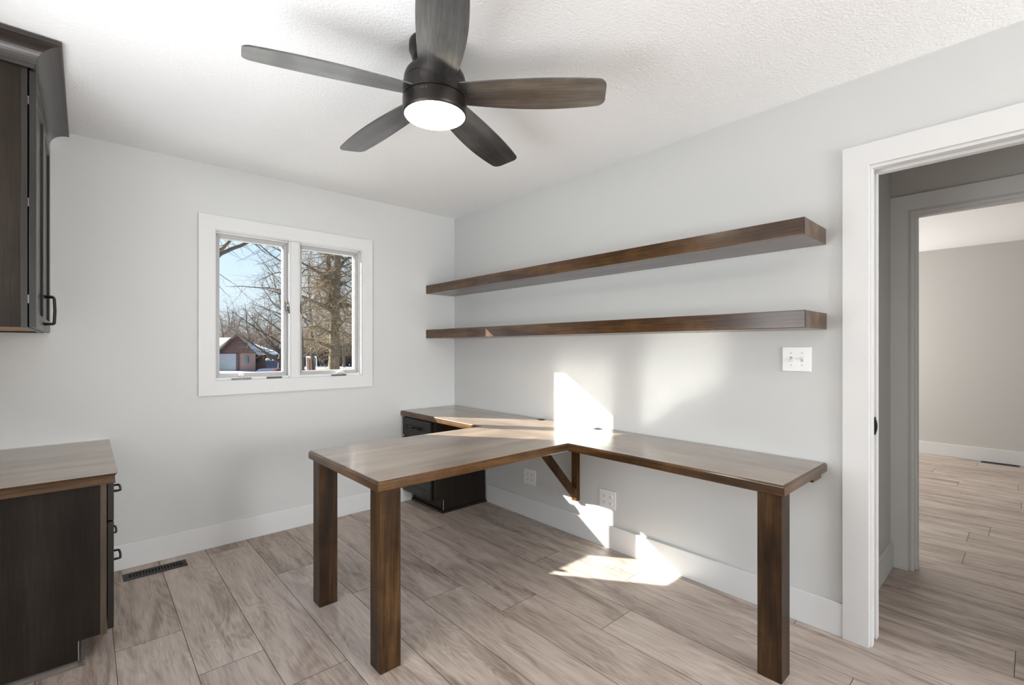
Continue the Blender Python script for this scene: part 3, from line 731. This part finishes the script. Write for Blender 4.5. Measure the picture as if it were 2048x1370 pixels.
def register(loc, lx, ly, rot, lab, nslot=17):
    """floor register, long side along local x"""
    o = thing('floor_register', loc, lab, 'floor vent', 'black floor registers')
    o.rotation_euler = (0, 0, rot)
    bm = bmesh.new(); hx, hy_ = lx / 2, ly / 2; t = 0.0045; b = 0.026
    box(bm, -hx, -hx + b, -hy_, hy_, 0.0003, t, bev=0.0015); box(bm, hx - b, hx, -hy_, hy_, 0.0003, t, bev=0.0015)
    box(bm, -hx + b - 0.001, hx - b + 0.001, -hy_, -hy_ + 0.022, 0.0003, t, bev=0.0015); box(bm, -hx + b - 0.001, hx - b + 0.001, hy_ - 0.022, hy_, 0.0003, t, bev=0.0015)
    w = (lx - 2 * b) / nslot
    for k in range(1, nslot): box(bm, -hx + b + k * w - w * 0.22, -hx + b + k * w + w * 0.22, -hy_ + 0.02, hy_ - 0.02, 0.0006, t - 0.0006)
    obj('grille', bm, M['register'], o, local=True)
    bm = bmesh.new(); box(bm, -hx + 0.01, hx - 0.01, -hy_ + 0.01, hy_ - 0.01, 0.0001, 0.0005); obj('duct', bm, M['void'], o, local=True)
    bm = bmesh.new(); box(bm, hx - b - 0.004, hx - b + 0.010, -0.006, 0.008, t - 0.001, t + 0.004, bev=0.001); obj('damper_lever', bm, M['register'], o, local=True)
    return o
register((-2.179, -0.150, 0), 0.292, 0.098, 0, 'black floor register under the window beside the base cabinet')
register((4.945, -3.270, 0), 0.292, 0.098, PI / 2, 'black floor register by the far room wall')

# ================================================================== OUTDOORS
M['bark'] = simple('grey_bark', (0.085, 0.068, 0.056), 0.9, var=0.35, bscale=9)
M['bark2'] = simple('warm_bark', (0.17, 0.132, 0.088), 0.9, var=0.35, bscale=7)
M['twig'] = simple('brown_twig', (0.16, 0.118, 0.084), 0.9, var=0.3, bscale=2)
M['twig2'] = simple('tan_twig', (0.26, 0.195, 0.125), 0.9, var=0.35, bscale=1.5)
M['wood_far'] = simple('far_wood', (0.165, 0.125, 0.10), 0.95, var=0.3, bscale=0.6)
M['brick'] = None
m, nt, b = new_mat('red_brick'); tc = nt.nodes.new('ShaderNodeTexCoord'); mp = nt.nodes.new('ShaderNodeMapping'); mp.inputs['Rotation'].default_value = (PI / 2, 0, 0)
br = nt.nodes.new('ShaderNodeTexBrick'); br.inputs['Color1'].default_value = (0.24, 0.115, 0.095, 1); br.inputs['Color2'].default_value = (0.17, 0.095, 0.085, 1); br.inputs['Mortar'].default_value = (0.36, 0.29, 0.27, 1)
br.inputs['Scale'].default_value = 3.0; br.inputs['Mortar Size'].default_value = 0.03
nt.links.new(tc.outputs['Object'], mp.inputs['Vector']); nt.links.new(mp.outputs['Vector'], br.inputs['Vector']); nt.links.new(br.outputs['Color'], b.inputs['Base Color']); setp(b, Roughness=0.9)
M['brick'] = m
M['siding'] = simple('maroon_siding', (0.095, 0.050, 0.052), 0.8, var=0.2, bscale=3)
M['eave'] = simple('dark_eave', (0.045, 0.028, 0.028), 0.8)
M['snow'] = simple('roof_snow', (0.62, 0.66, 0.72), 0.8, var=0.15, bscale=2)
M['tan_roof'] = simple('thin_snow_roof', (0.45, 0.42, 0.36), 0.8, var=0.15, bscale=2)
M['garage'] = simple('garage_white', (0.26, 0.28, 0.315), 0.6)
M['pane_far'] = simple('house_glass', (0.09, 0.12, 0.16), 0.15)
M['navy'] = simple('navy_paint', (0.018, 0.032, 0.075), 0.45)
M['carred'] = simple('car_red', (0.085, 0.012, 0.022), 0.5)
M['rust'] = simple('rust_boards', (0.45, 0.19, 0.11), 0.85, var=0.3, bscale=5)
M['white_bag'] = simple('white_lump', (0.75, 0.75, 0.78), 0.7)
m, nt, b = new_mat('winter_ground'); tc = nt.nodes.new('ShaderNodeTexCoord'); no = nt.nodes.new('ShaderNodeTexNoise'); no.inputs['Scale'].default_value = 0.22; no.inputs['Detail'].default_value = 6
nt.links.new(tc.outputs['Object'], no.inputs['Vector'])
r = ramp(nt, [(0.42, (0.66, 0.68, 0.72)), (0.52, (0.20, 0.16, 0.10)), (0.7, (0.13, 0.10, 0.065))], no.outputs['Fac']); nt.links.new(r.outputs['Color'], b.inputs['Base Color']); setp(b, Roughness=0.95)
M['ground'] = m
GZ = -1.42
bm = bmesh.new()
ys = [0.14, 2, 6, 14, 25, 60, 120, 220]; zs = [-0.45, -0.5, -0.75, -1.15, GZ, GZ, GZ + 0.2, GZ + 0.6]
rows = [[bm.verts.new((x, y, z)) for x in (-60, -20, 0, 20, 50, 100, 170)] for y, z in zip(ys, zs)]
for A, B in zip(rows, rows[1:]):
    for i in range(len(A) - 1): bm.faces.new([A[i], A[i + 1], B[i + 1], B[i]])
tag(obj('ground', bm, M['ground'], recalc=False), 'winter lawn with patches of snow outside the window', 'ground', kind='structure')

# ---- trees
def tubes_mesh(name, segs, mat, parent, n, loc):
    """segs: list of (pts, radii); fast mesh of tapered tubes"""
    V, Fc = [], []
    for pts, rad in segs:
        prev = None; base0 = None
        for i, p in enumerate(pts):
            d = pts[min(i + 1, len(pts) - 1)] - pts[max(i - 1, 0)]
            if d.length < 1e-9: d = Vector((0, 0, 1))
            d = d.normalized()
            a = d.orthogonal().normalized() if prev is None else (prev - d * prev.dot(d))
            if a.length < 1e-6: a = d.orthogonal()
            a = a.normalized(); prev = a; b = d.cross(a); o = len(V)
            for k in range(n):
                V.append(p - loc + rad[i] * (a * math.cos(2 * PI * k / n) + b * math.sin(2 * PI * k / n)))
            if base0 is not None:
                for k in range(n): Fc.append((base0 + k, base0 + (k + 1) % n, o + (k + 1) % n, o + k))
            base0 = o
        Fc.append(tuple(base0 + k for k in range(n)))
    me = bpy.data.meshes.new(name); me.from_pydata([tuple(v) for v in V], [], Fc); me.materials.append(mat)
    for p in me.polygons: p.use_smooth = True
    o = bpy.data.objects.new(name, me); C.objects.link(o); o.parent = parent
    return o
def rv(rn): return Vector((rn.gauss(0, 1), rn.gauss(0, 1), rn.gauss(0, 1)))
def grow(rn, p, d, length, r, nseg, wob, trop):
    pts = [p.copy()]; rad = [r]; d = d.normalized()
    for i in range(nseg):
        d = (d + rv(rn) * wob + Vector((0, 0, trop))).normalized()
        p = p + d * (length / nseg); pts.append(p.copy()); rad.append(r * (1 - 0.8 * (i + 1) / nseg))
    return pts, rad
def spawn(rn, seg, count, lmin, lmax, rf, nseg, wob, trop, t0=0.25, spread=0.9, rmax=9, down=0.0):
    pts, rad = seg; out = []
    for _ in range(count):
        t = t0 + (1 - t0) * rn.random(); k = t * (len(pts) - 1); i = min(int(k), len(pts) - 2); f = k - i
        p = pts[i].lerp(pts[i + 1], f); d = (pts[i + 1] - pts[i]).normalized()
        sd = rv(rn); sd = (sd - d * sd.dot(d)).normalized()
        r = min(rmax, (rad[i] * (1 - f) + rad[i + 1] * f) * rf)
        out.append(grow(rn, p, d * (1 - spread) + sd * spread + Vector((0, 0, -down)), rn.uniform(lmin, lmax), r, nseg, wob, trop))
    return out
def path(D, uvs, r0, r1, rn, jit=0.4):
    """limb through photo positions at distance about D"""
    pts = []; rad = []; n = len(uvs)
    for i, q in enumerate(uvs):
        dd = D + (q[2] if len(q) > 2 else 0)
        pts.append(at(dd, q[0], q[1])); rad.append(r0 + (r1 - r0) * i / max(1, n - 1))
    # subdivide
    P, Rr = [pts[0]], [rad[0]]
    for i in range(n - 1):
        for k in range(1, 4):
            t = k / 3; q = pts[i].lerp(pts[i + 1], t)
            if k < 3: q = q + rv(rn) * 0.01 * (pts[i + 1] - pts[i]).length
            P.append(q); Rr.append(rad[i] + (rad[i + 1] - rad[i]) * t)
    return P, Rr
def tree(loc, label, cat_group, trunk, limbs, twigs, bark, twig, tn=6):
    o = thing('bare_tree', loc, label, 'tree', cat_group)
    tubes_mesh('trunk', trunk, bark, o, 8, Vector(loc)); tubes_mesh('branches', limbs, bark, o, 5, Vector(loc))
    t = tubes_mesh('twigs', twigs, twig, o, 3, Vector(loc)); t['kind'] = 'stuff'
    return o
def ground_at(D, u):
    p = at(D, u, HY); p.z = GZ if p.y > 25 else (-1.15 - 0.27 * (p.y - 14) / 11 if p.y > 14 else -0.75 - 0.4 * (p.y - 6) / 8); return p

# tree 1 : big twiggy trunk in the right pane
rn = random.Random(11); D1 = 18.0
gp = ground_at(D1, 668)
tr1 = [([gp - U * 0.1] + path(D1, [(668, 745), (669, 700), (669, 650), (671, 600), (674, 550), (674, 505), (675, 440), (676, 360)], 0.24, 0.10, rn)[0], None)]
tr1[0] = (tr1[0][0], [0.27] + [0.23 - 0.15 * i / (len(tr1[0][0]) - 2) for i in range(len(tr1[0][0]) - 1)])
lead = path(D1, [(668, 640), (663, 600, 0.1), (658, 555, 0.2), (656, 505, 0.3), (652, 420, 0.4)], 0.14, 0.06, rn)
tr1.append(lead)
lim = [path(D1, [(668, 626), (650, 612, -0.4), (628, 604, -0.8), (603, 592, -1.2), (570, 584, -1.6)], 0.085, 0.03, rn),
       path(D1, [(672, 565), (652, 553, -0.3), (630, 540, -0.5), (604, 526, -0.8), (570, 512, -1)], 0.075, 0.025, rn),
       path(D1, [(668, 697), (648, 689, -0.4), (630, 681, -0.8), (612, 678, -1.1), (596, 678, -1.4)], 0.075, 0.03, rn),
       path(D1, [(668, 668), (650, 660, -0.4), (635, 652, -0.8), (604, 655, -1)], 0.05, 0.02, rn),
       path(D1, [(674, 545), (690, 520, 0.4), (708, 510, 0.8), (730, 500, 1)], 0.06, 0.02, rn),
       path(D1, [(669, 660), (690, 640, 0.4), (708, 622, 0.8), (735, 610, 1)], 0.05, 0.02, rn),
       path(D1, [(670, 610), (690, 590, -0.5), (712, 575, -0.8)], 0.05, 0.02, rn),
       path(D1, [(674, 520), (650, 508, 0.4), (622, 500, 0.8), (600, 498, 1)], 0.05, 0.02, rn)]
main = tr1 + lim
for s_ in list(tr1): lim += spawn(rn, s_, 44, 0.9, 2.4, 0.25, 5, 0.16, -0.01, t0=0.12, spread=0.95, rmax=0.03)
for s_ in main[2:]: lim += spawn(rn, s_, 7, 0.6, 1.4, 0.4, 4, 0.16, 0.03, rmax=0.022)
tw = []
for s_ in lim: tw += spawn(rn, s_, 24, 0.25, 0.8, 0.5, 3, 0.22, -0.02, t0=0.1, rmax=0.0085)
for s_ in tr1: tw += spawn(rn, s_, 420, 0.4, 1.1, 0.1, 3, 0.25, -0.05, t0=0.15, spread=1.0, rmax=0.009, down=0.2)
tree(gp, 'thick bare tree with dense brown twigs filling the right window pane', 'bare trees near the house', tr1, lim, tw, M['bark2'], M['twig2'])

# tree 2 : trunk hidden left of the window, heavy limbs across the top of the left pane
rn = random.Random(23); D2 = 12.0
gp = ground_at(D2, 395)
t2 = [([gp - U * 0.1] + path(D2, [(396, 740), (398, 640), (400, 560), (404, 500), (402, 400)], 0.2, 0.12, rn)[0], None)]
t2[0] = (t2[0][0], [0.24] + [0.2 - 0.1 * i / (len(t2[0][0]) - 2) for i in range(len(t2[0][0]) - 1)])
lim = [path(D2, [(402, 545), (425, 522, 0.1), (440, 508, 0.2), (462, 498, 0.3), (482, 491, 0.4), (500, 482, 0.5), (530, 462, 0.7)], 0.075, 0.035, rn),
       path(D2, [(404, 520), (428, 505, -0.3), (444, 496, -0.5), (457, 484, -0.7), (470, 466, -0.9)], 0.07, 0.035, rn),
       path(D2, [(404, 505), (428, 540, 0.3), (450, 556, 0.5), (472, 570, 0.7), (500, 600, 0.9)], 0.012, 0.003, rn),
       path(D2, [(404, 540), (430, 562, 0.3), (450, 585, 0.5), (462, 595, 0.7)], 0.010, 0.003, rn),
       path(D2, [(500, 482, 0.5), (515, 492, 0.6), (530, 506, 0.8), (545, 512, 0.9)], 0.018, 0.005, rn)]
tw = []
for s_ in lim: tw += spawn(rn, s_, 9, 0.3, 0.8, 0.3, 4, 0.14, 0.02, t0=0.4, rmax=0.008)
tree(gp, 'bare tree with thick grey limbs crossing the top of the left pane', 'bare trees near the house', t2, lim, tw, M['bark'], M['bark'])

# tree 3 : trunk behind the window mullion, level branches into the left pane
rn = random.Random(37); D3 = 16.0
gp = ground_at(D3, 599)
t3 = [([gp - U * 0.1] + path(D3, [(600, 745), (599, 690), (596, 640), (592, 580), (590, 500), (588, 420)], 0.16, 0.07, rn)[0], None)]
t3[0] = (t3[0][0], [0.18] + [0.15 - 0.09 * i / (len(t3[0][0]) - 2) for i in range(len(t3[0][0]) - 1)])
lim = [path(D3, [(592, 582), (568, 580, 0.2), (540, 576, 0.4), (512, 575, 0.5), (480, 572, 0.6), (449, 573, 0.7)], 0.042, 0.006, rn),
       path(D3, [(592, 560), (566, 543, 0.2), (545, 547, 0.3), (530, 556, 0.5), (518, 560, 0.6)], 0.03, 0.006, rn),
       path(D3, [(594, 600), (566, 590, -0.3), (545, 582, -0.5), (520, 577, -0.7)], 0.03, 0.006, rn),
       path(D3, [(594, 640), (566, 622, 0.2), (545, 606, 0.3), (528, 580, 0.4), (516, 555, 0.5)], 0.03, 0.005, rn),
       path(D3, [(590, 540), (566, 525, 0.2), (540, 508, 0.4), (520, 490, 0.5), (500, 486, 0.6)], 0.035, 0.008, rn),
       path(D3, [(590, 520), (566, 505, -0.3), (545, 493, -0.5), (520, 487, -0.7)], 0.03, 0.006, rn),
       path(D3, [(596, 650), (566, 640, 0.2), (545, 625, 0.3), (525, 615, 0.4)], 0.03, 0.006, rn),
       path(D3, [(597, 668), (566, 664, 0.2), (540, 672, 0.3), (515, 682, 0.4)], 0.03, 0.006, rn),
       path(D3, [(590, 560), (610, 540, 0.3), (640, 530, 0.6), (665, 512, 0.8)], 0.03, 0.006, rn),
       path(D3, [(594, 620), (614, 600, -0.3), (640, 596, -0.6)], 0.03, 0.006, rn)]
l2 = []
for s_ in lim: l2 += spawn(rn, s_, 9, 0.5, 1.3, 0.45, 4, 0.12, 0.02, t0=0.15, spread=0.7, rmax=0.013)
tw = []
for s_ in lim + l2: tw += spawn(rn, s_, 10, 0.2, 0.6, 0.5, 3, 0.18, 0.02, t0=0.15, spread=0.75, rmax=0.006)
tree(gp, 'slimmer bare tree behind the window mullion, its level branches in the left pane', 'bare trees near the house', t3, lim + l2, tw, M['bark'], M['twig'])

# tree 4/5 : pair of bushier trees in the middle distance
def auto_tree(seed, h, spread, mats, lab, grp, loc, ntw=6, rt=0.2, thick=1.0):
    rn = random.Random(seed); loc = Vector(loc)
    tk = grow(rn, loc - U * 0.1, Vector((0, 0, 1)), h, rt, 9, 0.05, 0.05)
    l1 = spawn(rn, tk, 20, h * 0.28 * spread, h * 0.5 * spread, 0.5, 5, 0.10, 0.05, t0=0.18, spread=0.65)
    l2 = []
    for s_ in l1: l2 += spawn(rn, s_, 7, h * 0.10, h * 0.22, 0.5, 4, 0.14, 0.05, t0=0.2, spread=0.6)
    tw = []
    for s_ in l1 + l2: tw += spawn(rn, s_, ntw, h * 0.04, h * 0.10, 0.6, 3, 0.2, 0.03, t0=0.1, spread=0.7, rmax=0.016 * thick)
    return tree(loc, lab, grp, [tk], l1 + l2, tw, mats[0], mats[1])
auto_tree(51, 9.0, 1.0, (M['bark'], M['twig']), 'bushy bare tree in the middle distance behind the dark blue container', 'bare trees near the house', ground_at(34, 560), ntw=9)
auto_tree(52, 8.5, 1.0, (M['bark2'], M['twig2']), 'bushy bare tree in the middle distance right of the thick trunk', 'bare trees near the house', ground_at(30, 716), ntw=9)
auto_tree(53, 9.5, 1.0, (M['bark'], M['twig']), 'bare tree in the middle distance above the rust-coloured shed', 'bare trees near the house', ground_at(38, 628), ntw=9)
# far woods
kinds = []
FW = 'grey-brown bare tree in the far woods beyond the houses'; FG = 'bare trees of the far woods'
for s_, h_ in ((61, 10.5), (62, 9.2), (63, 11.0)):
    kinds.append(auto_tree(s_, h_, 0.62, (M['wood_far'], M['wood_far']), FW, FG, ground_at(80, 440 + 40 * (s_ - 61)), ntw=8, thick=2.2))
rn = random.Random(7)
for i in range(42):
    row, c = divmod(i, 7)
    u = 392 + c * 58 + (row % 2) * 29 + rn.uniform(-6, 6); D = 66 + row * 8 + rn.uniform(-0.8, 0.8)
    k = kinds[i % 3]; s = rn.uniform(0.8, 1.05)
    q = k if i < 3 else dup(k, (0, 0, 0))
    q.location = ground_at(D, u); q.rotation_euler = (0, 0, rn.uniform(0, 6.28)); q.scale = (s, s, s)
segs = []
for i in range(9000):
    u = rn.uniform(400, 760); D = 70 + 8 * rn.randrange(0, 6) + rn.uniform(-1.2, 1.2); p = ground_at(D, u)
    segs.append(grow(rn, p, Vector((rn.gauss(0, .2), rn.gauss(0, .2), 1)), rn.uniform(2.5, 7.0), rn.uniform(0.02, 0.05), 3, 0.12, 0.05))
und = tubes_mesh('undergrowth', segs, M['wood_far'], None, 3, Vector((0, 0, 0)))
tag(und, 'brown leafless undergrowth along the edge of the far woods', 'undergrowth', kind='stuff')

# ---- brick house
hs = thing('brick_house', at(55, 472, HY) * 1.0, 'brick house with a dark gable and snowy side roof seen through the left pane', 'house')
hs.location.z = GZ
def sight(u):
    d = F + R * ((u - 1024) / FPX); return d.normalized()
EXT = [sight(486)]      # the house runs back away from the street
def quad(bm, pts, mi=0): 
    f = bm.faces.new([bm.verts.new(p) for p in pts]); f.material_index = mi
def block(bm, D, u0, u1, v0, depth, zb=None, mi=0):
    """upright block whose front face stands at distance D"""
    zb = GZ if zb is None else zb
    a, c = at(D, u0, v0), at(D, u1, v0); zt = a.z
    P = [Vector((a.x, a.y, zb)), Vector((c.x, c.y, zb)), Vector((c.x, c.y, zt)), Vector((a.x, a.y, zt))]
    Q = [p + EXT[0] * depth for p in P]
    for ix in ((0, 1, 2, 3),): quad(bm, [P[i] for i in ix], mi)
    quad(bm, [Q[i] for i in (1, 0, 3, 2)], mi)
    for i in range(4): quad(bm, [P[i], Q[i], Q[(i + 1) % 4], P[(i + 1) % 4]], mi)
    bmesh.ops.remove_doubles(bm, verts=bm.verts, dist=1e-4)
def ext(bm, P, depth, mi=0):
    Q = [p + EXT[0] * depth for p in P]; n = len(P)
    A = [bm.verts.new(p) for p in P]; B = [bm.verts.new(p) for p in Q]
    fs = [bm.faces.new(A), bm.faces.new(B[::-1])] + [bm.faces.new([A[i], A[(i + 1) % n], B[(i + 1) % n], B[i]]) for i in range(n)]
    for f in fs: f.material_index = mi
bm = bmesh.new(); block(bm, 55, 433, 511, 706, 9); obj('wall', bm, M['brick'], hs)
bm = bmesh.new(); block(bm, 57, 509, 552, 706, 7); obj('wall', bm, M['brick'], hs)
bm = bmesh.new(); ext(bm, [at(54.9, 432, 706.5), at(54.9, 512, 706.5), at(54.9, 472, 671.5)], 0.1); obj('gable', bm, M['siding'], hs)['label'] = 'maroon boarded gable'
bm = bmesh.new()
ext(bm, [at(54.3, 428, 709.5), at(54.3, 472, 668.5), at(54.3, 516, 709.5), at(54.3, 511.5, 709.5), at(54.3, 472, 672.8), at(54.3, 432.5, 709.5)], 9.5)
obj('roof', bm, M['eave'], hs)
bm = bmesh.new(); quad(bm, [at(60, 405, 676), at(60, 462, 675), at(56, 440, 692), at(56, 400, 704)]); ext(bm, [at(60, 405, 676.5), at(60, 462, 675.5), at(60, 440, 700), at(60, 405, 700)], 3)
obj('roof', bm, M['tan_roof'], hs)['label'] = 'pale sunlit roof slope left of the gable'
bm = bmesh.new()
a, b_, c_, d_ = at(56.2, 496, 687), at(56.6, 556, 706.5), at(55.6, 508, 707.5), at(63, 500, 684)
e_ = at(63, 545, 700)
for tri in ((a, b_, c_), (a, d_, e_), (a, e_, b_), (c_, b_, b_ - U * 0.15), (c_, b_ - U * 0.15, c_ - U * 0.15)): quad(bm, tri)
bmesh.ops.remove_doubles(bm, verts=bm.verts, dist=1e-4)
obj('roof', bm, M['snow'], hs)['label'] = 'snow-covered side roof'
bm = bmesh.new(); block(bm, 54.85, 438, 472, 707.5, 0.12); obj('garage_door', bm, M['garage'], hs)['label'] = 'pale garage door'
bm = bmesh.new(); block(bm, 54.83, 472, 477, 707, 0.1); obj('door_post', bm, M['siding'], hs)
for D_, u0, u1, v0, v1 in ((54.9, 489.5, 496, 712, 726), (56.9, 513, 519, 709, 723)):
    bm = bmesh.new(); zb = at(D_, u0, v1).z; block(bm, D_, u0, u1, v0, 0.2, zb)
    w_ = obj('window', bm, M['pane_far'], hs)
bm = bmesh.new()
EXT[0] = sight(550)
bx = thing('trash_container', at(45, 549, HY), 'dark blue container with white lumps on top, right of the brick house', 'container'); bx.location.z = GZ
bm = bmesh.new(); block(bm, 45, 533, 566, 724, 1.6, GZ + 0.15); obj('bin_body', bm, M['navy'], bx)
bm = bmesh.new(); block(bm, 44.9, 531, 568, 721.5, 1.8, at(45, 533, 724).z); obj('rim', bm, M['navy'], bx)
bm = bmesh.new(); block(bm, 45.2, 534, 540, 740, 1.2, GZ); block(bm, 45.2, 559, 565, 740, 1.2, GZ); obj('runner', bm, M['void'], bx)
for (u, v, r_) in ((535.5, 718, 0.17), (548, 719.5, 0.13), (556, 717.5, 0.19)):
    bm = bmesh.new(); bmesh.ops.create_icosphere(bm, subdivisions=3, radius=r_)
    p = at(45.5, u, v + 1); p.z = at(45, 533, 721.5).z + r_ * 0.62
    rl = random.Random(int(u))
    for v_ in bm.verts: v_.co = Vector((v_.co.x * 1.1, v_.co.y, v_.co.z * 0.7 + 0.02 * math.sin(v_.co.x * 30 + u))) + p
    tag(obj('snow_lump', bm, M['white_bag'], loc=p, smooth=60), 'white lump on the rim of the dark blue container', 'snow', 'white lumps on the container')
# ---- red car : only its roof shows above the sill
car = thing('car', at(30, 517, HY), 'dark red car parked in front of the brick house', 'car'); car.location.z = GZ
def cp(a, l, z): # local car coordinates: a along R, l along F
    o = at(30, 517, HY); return Vector((o.x, o.y, 0)) + R * a + F * l + U * (GZ + z)
bm = bmesh.new()
prof = [(-0.86, 0.3), (0.86, 0.3), (0.88, 0.75), (0.80, 0.92), (-0.80, 0.92), (-0.88, 0.75)]
st_ = []
for l, s_ in ((0, 0.92), (0.25, 1.0), (2.1, 1.0), (4.1, 1.0), (4.35, 0.92)): st_.append([bm.verts.new(cp(a * s_, l, z)) for a, z in prof])
for A, B in zip(st_, st_[1:]):
    for i in range(6): bm.faces.new([A[i], A[(i + 1) % 6], B[(i + 1) % 6], B[i]])
bm.faces.new(st_[0]); bm.faces.new(st_[-1][::-1]); obj('body', bm, M['carred'], car)
bm = bmesh.new(); st_ = []
for l, w_, z in ((0.55, 0.78, 0.90), (1.05, 0.60, 1.26), (1.6, 0.58, 1.31), (2.3, 0.58, 1.29), (3.2, 0.76, 0.90)):
    st_.append([bm.verts.new(cp(a, l, zz)) for a, zz in ((-w_, z), (-0.79, 0.91), (0.79, 0.91), (w_, z), (0, z + 0.02))])
for A, B in zip(st_, st_[1:]):
    for i in range(5): bm.faces.new([A[i], A[(i + 1) % 5], B[(i + 1) % 5], B[i]])
bm.faces.new(st_[0]); bm.faces.new(st_[-1][::-1]); obj('cabin', bm, M['carred'], car)
bm = bmesh.new(); quad(bm, [cp(-0.6, 0.62, 0.97), cp(0.6, 0.62, 0.97), cp(0.5, 1.0, 1.30), cp(-0.5, 1.0, 1.30)])
for v_ in bm.verts: v_.co += -F * 0.03 + U * 0.01
obj('rear_window', bm, M['pane_far'], car)
for a in (-0.8, 0.8):
    for l in (0.85, 3.45):
        bm = bmesh.new(); tube(bm, [cp(a - 0.1, l, 0.31), cp(a + 0.1, l, 0.31)], 0.31, 20); obj('wheel', bm, M['void'], car)
# ---- rust shed
EXT[0] = sight(622)
sh = thing('shed', at(48, 622, HY), 'small rust-coloured shed with a white frame seen low in the right pane', 'shed'); sh.location.z = GZ
bm = bmesh.new(); block(bm, 48, 613, 631, 716, 1.8); obj('wall', bm, M['rust'], sh)
bm = bmesh.new(); block(bm, 47.9, 611.5, 633, 713.2, 2.0, at(48, 613, 716).z); obj('roof', bm, M['white_bag'], sh)
bm = bmesh.new(); block(bm, 47.95, 612, 614, 716, 0.1); block(bm, 47.95, 632, 634, 716, 0.1); obj('corner_trim', bm, M['white_bag'], sh)
bm = bmesh.new(); block(bm, 47.95, 619, 625.5, 719, 0.1); obj('door', bm, M['siding'], sh)

# ================================================================== LIGHT
sd = bpy.data.lights.new('sun', 'SUN'); sd.energy = 22; sd.angle = math.radians(0.53); sd.color = (1.0, 0.95, 0.88)
so = bpy.data.objects.new('sun', sd); C.objects.link(so)
so.rotation_euler = Vector((0.298, -0.411, -0.261)).to_track_quat('-Z', 'Y').to_euler()
def area(name, loc, direction, sx, sy, energy, col):
    l = bpy.data.lights.new(name, 'AREA'); l.shape = 'RECTANGLE'; l.size = sx; l.size_y = sy; l.energy = energy; l.color = col
    o = bpy.data.objects.new(name, l); C.objects.link(o); o.location = loc
    o.rotation_euler = Vector(direction).to_track_quat('-Z', 'Y').to_euler(); return o
area('back_fill', ((BX0 + BX1) / 2, WY - 0.05, (BZ0 + BZ1) / 2), (0, 1, 0.4), BX1 - BX0 - 0.1, BZ1 - BZ0 - 0.3, 95, (0.97, 0.985, 1.0))  # fill area light standing in the added back window
area('side_fill', (WX - 0.05, (SY0 + SY1) / 2, (SZ0 + SZ1) / 2), (1, 0.0, 0.7), SZ1 - SZ0 - 0.4, SY1 - SY0 - 0.1, 27, (0.975, 0.985, 1.0))  # upward-tilted fill light set in the added side window
area('far_room_daylight', ((FWX0 + FWX1) / 2, FY1 + 0.02, 1.3), (-0.2, -1, -0.1), 0.72, 1.45, 32, (1.0, 0.98, 0.95))
area('far_room_fill', (2.9, FY1 - 0.05, 1.4), (0.15, -1, 0), 1.8, 1.4, 33, (1.0, 0.985, 0.96))  # added fill light by the north wall
# world : clear winter sky
wd = bpy.data.worlds.new('sky'); SC.world = wd; wd.use_nodes = True; nt = wd.node_tree; bg = nt.nodes['Background']
tc = nt.nodes.new('ShaderNodeTexCoord'); sp = nt.nodes.new('ShaderNodeSeparateXYZ'); nt.links.new(tc.outputs['Generated'], sp.inputs[0])
r = ramp(nt, [(0.0, (0.80, 0.90, 1.0)), (0.10, (0.76, 0.88, 1.0)), (0.30, (0.52, 0.74, 1.0)), (1.0, (0.22, 0.45, 0.90))], sp.outputs['Z'])
nt.links.new(r.outputs['Color'], bg.inputs['Color']); bg.inputs['Strength'].default_value = 1.02

SC.view_settings.view_transform = 'Standard'; SC.view_settings.look = 'None'; SC.view_settings.gamma = 1.0
SC.view_settings.use_curve_mapping = False; SC.view_settings.exposure = 0.25

SC.cycles.sample_clamp_indirect = 0; SC.cycles.blur_glossy = 0.0
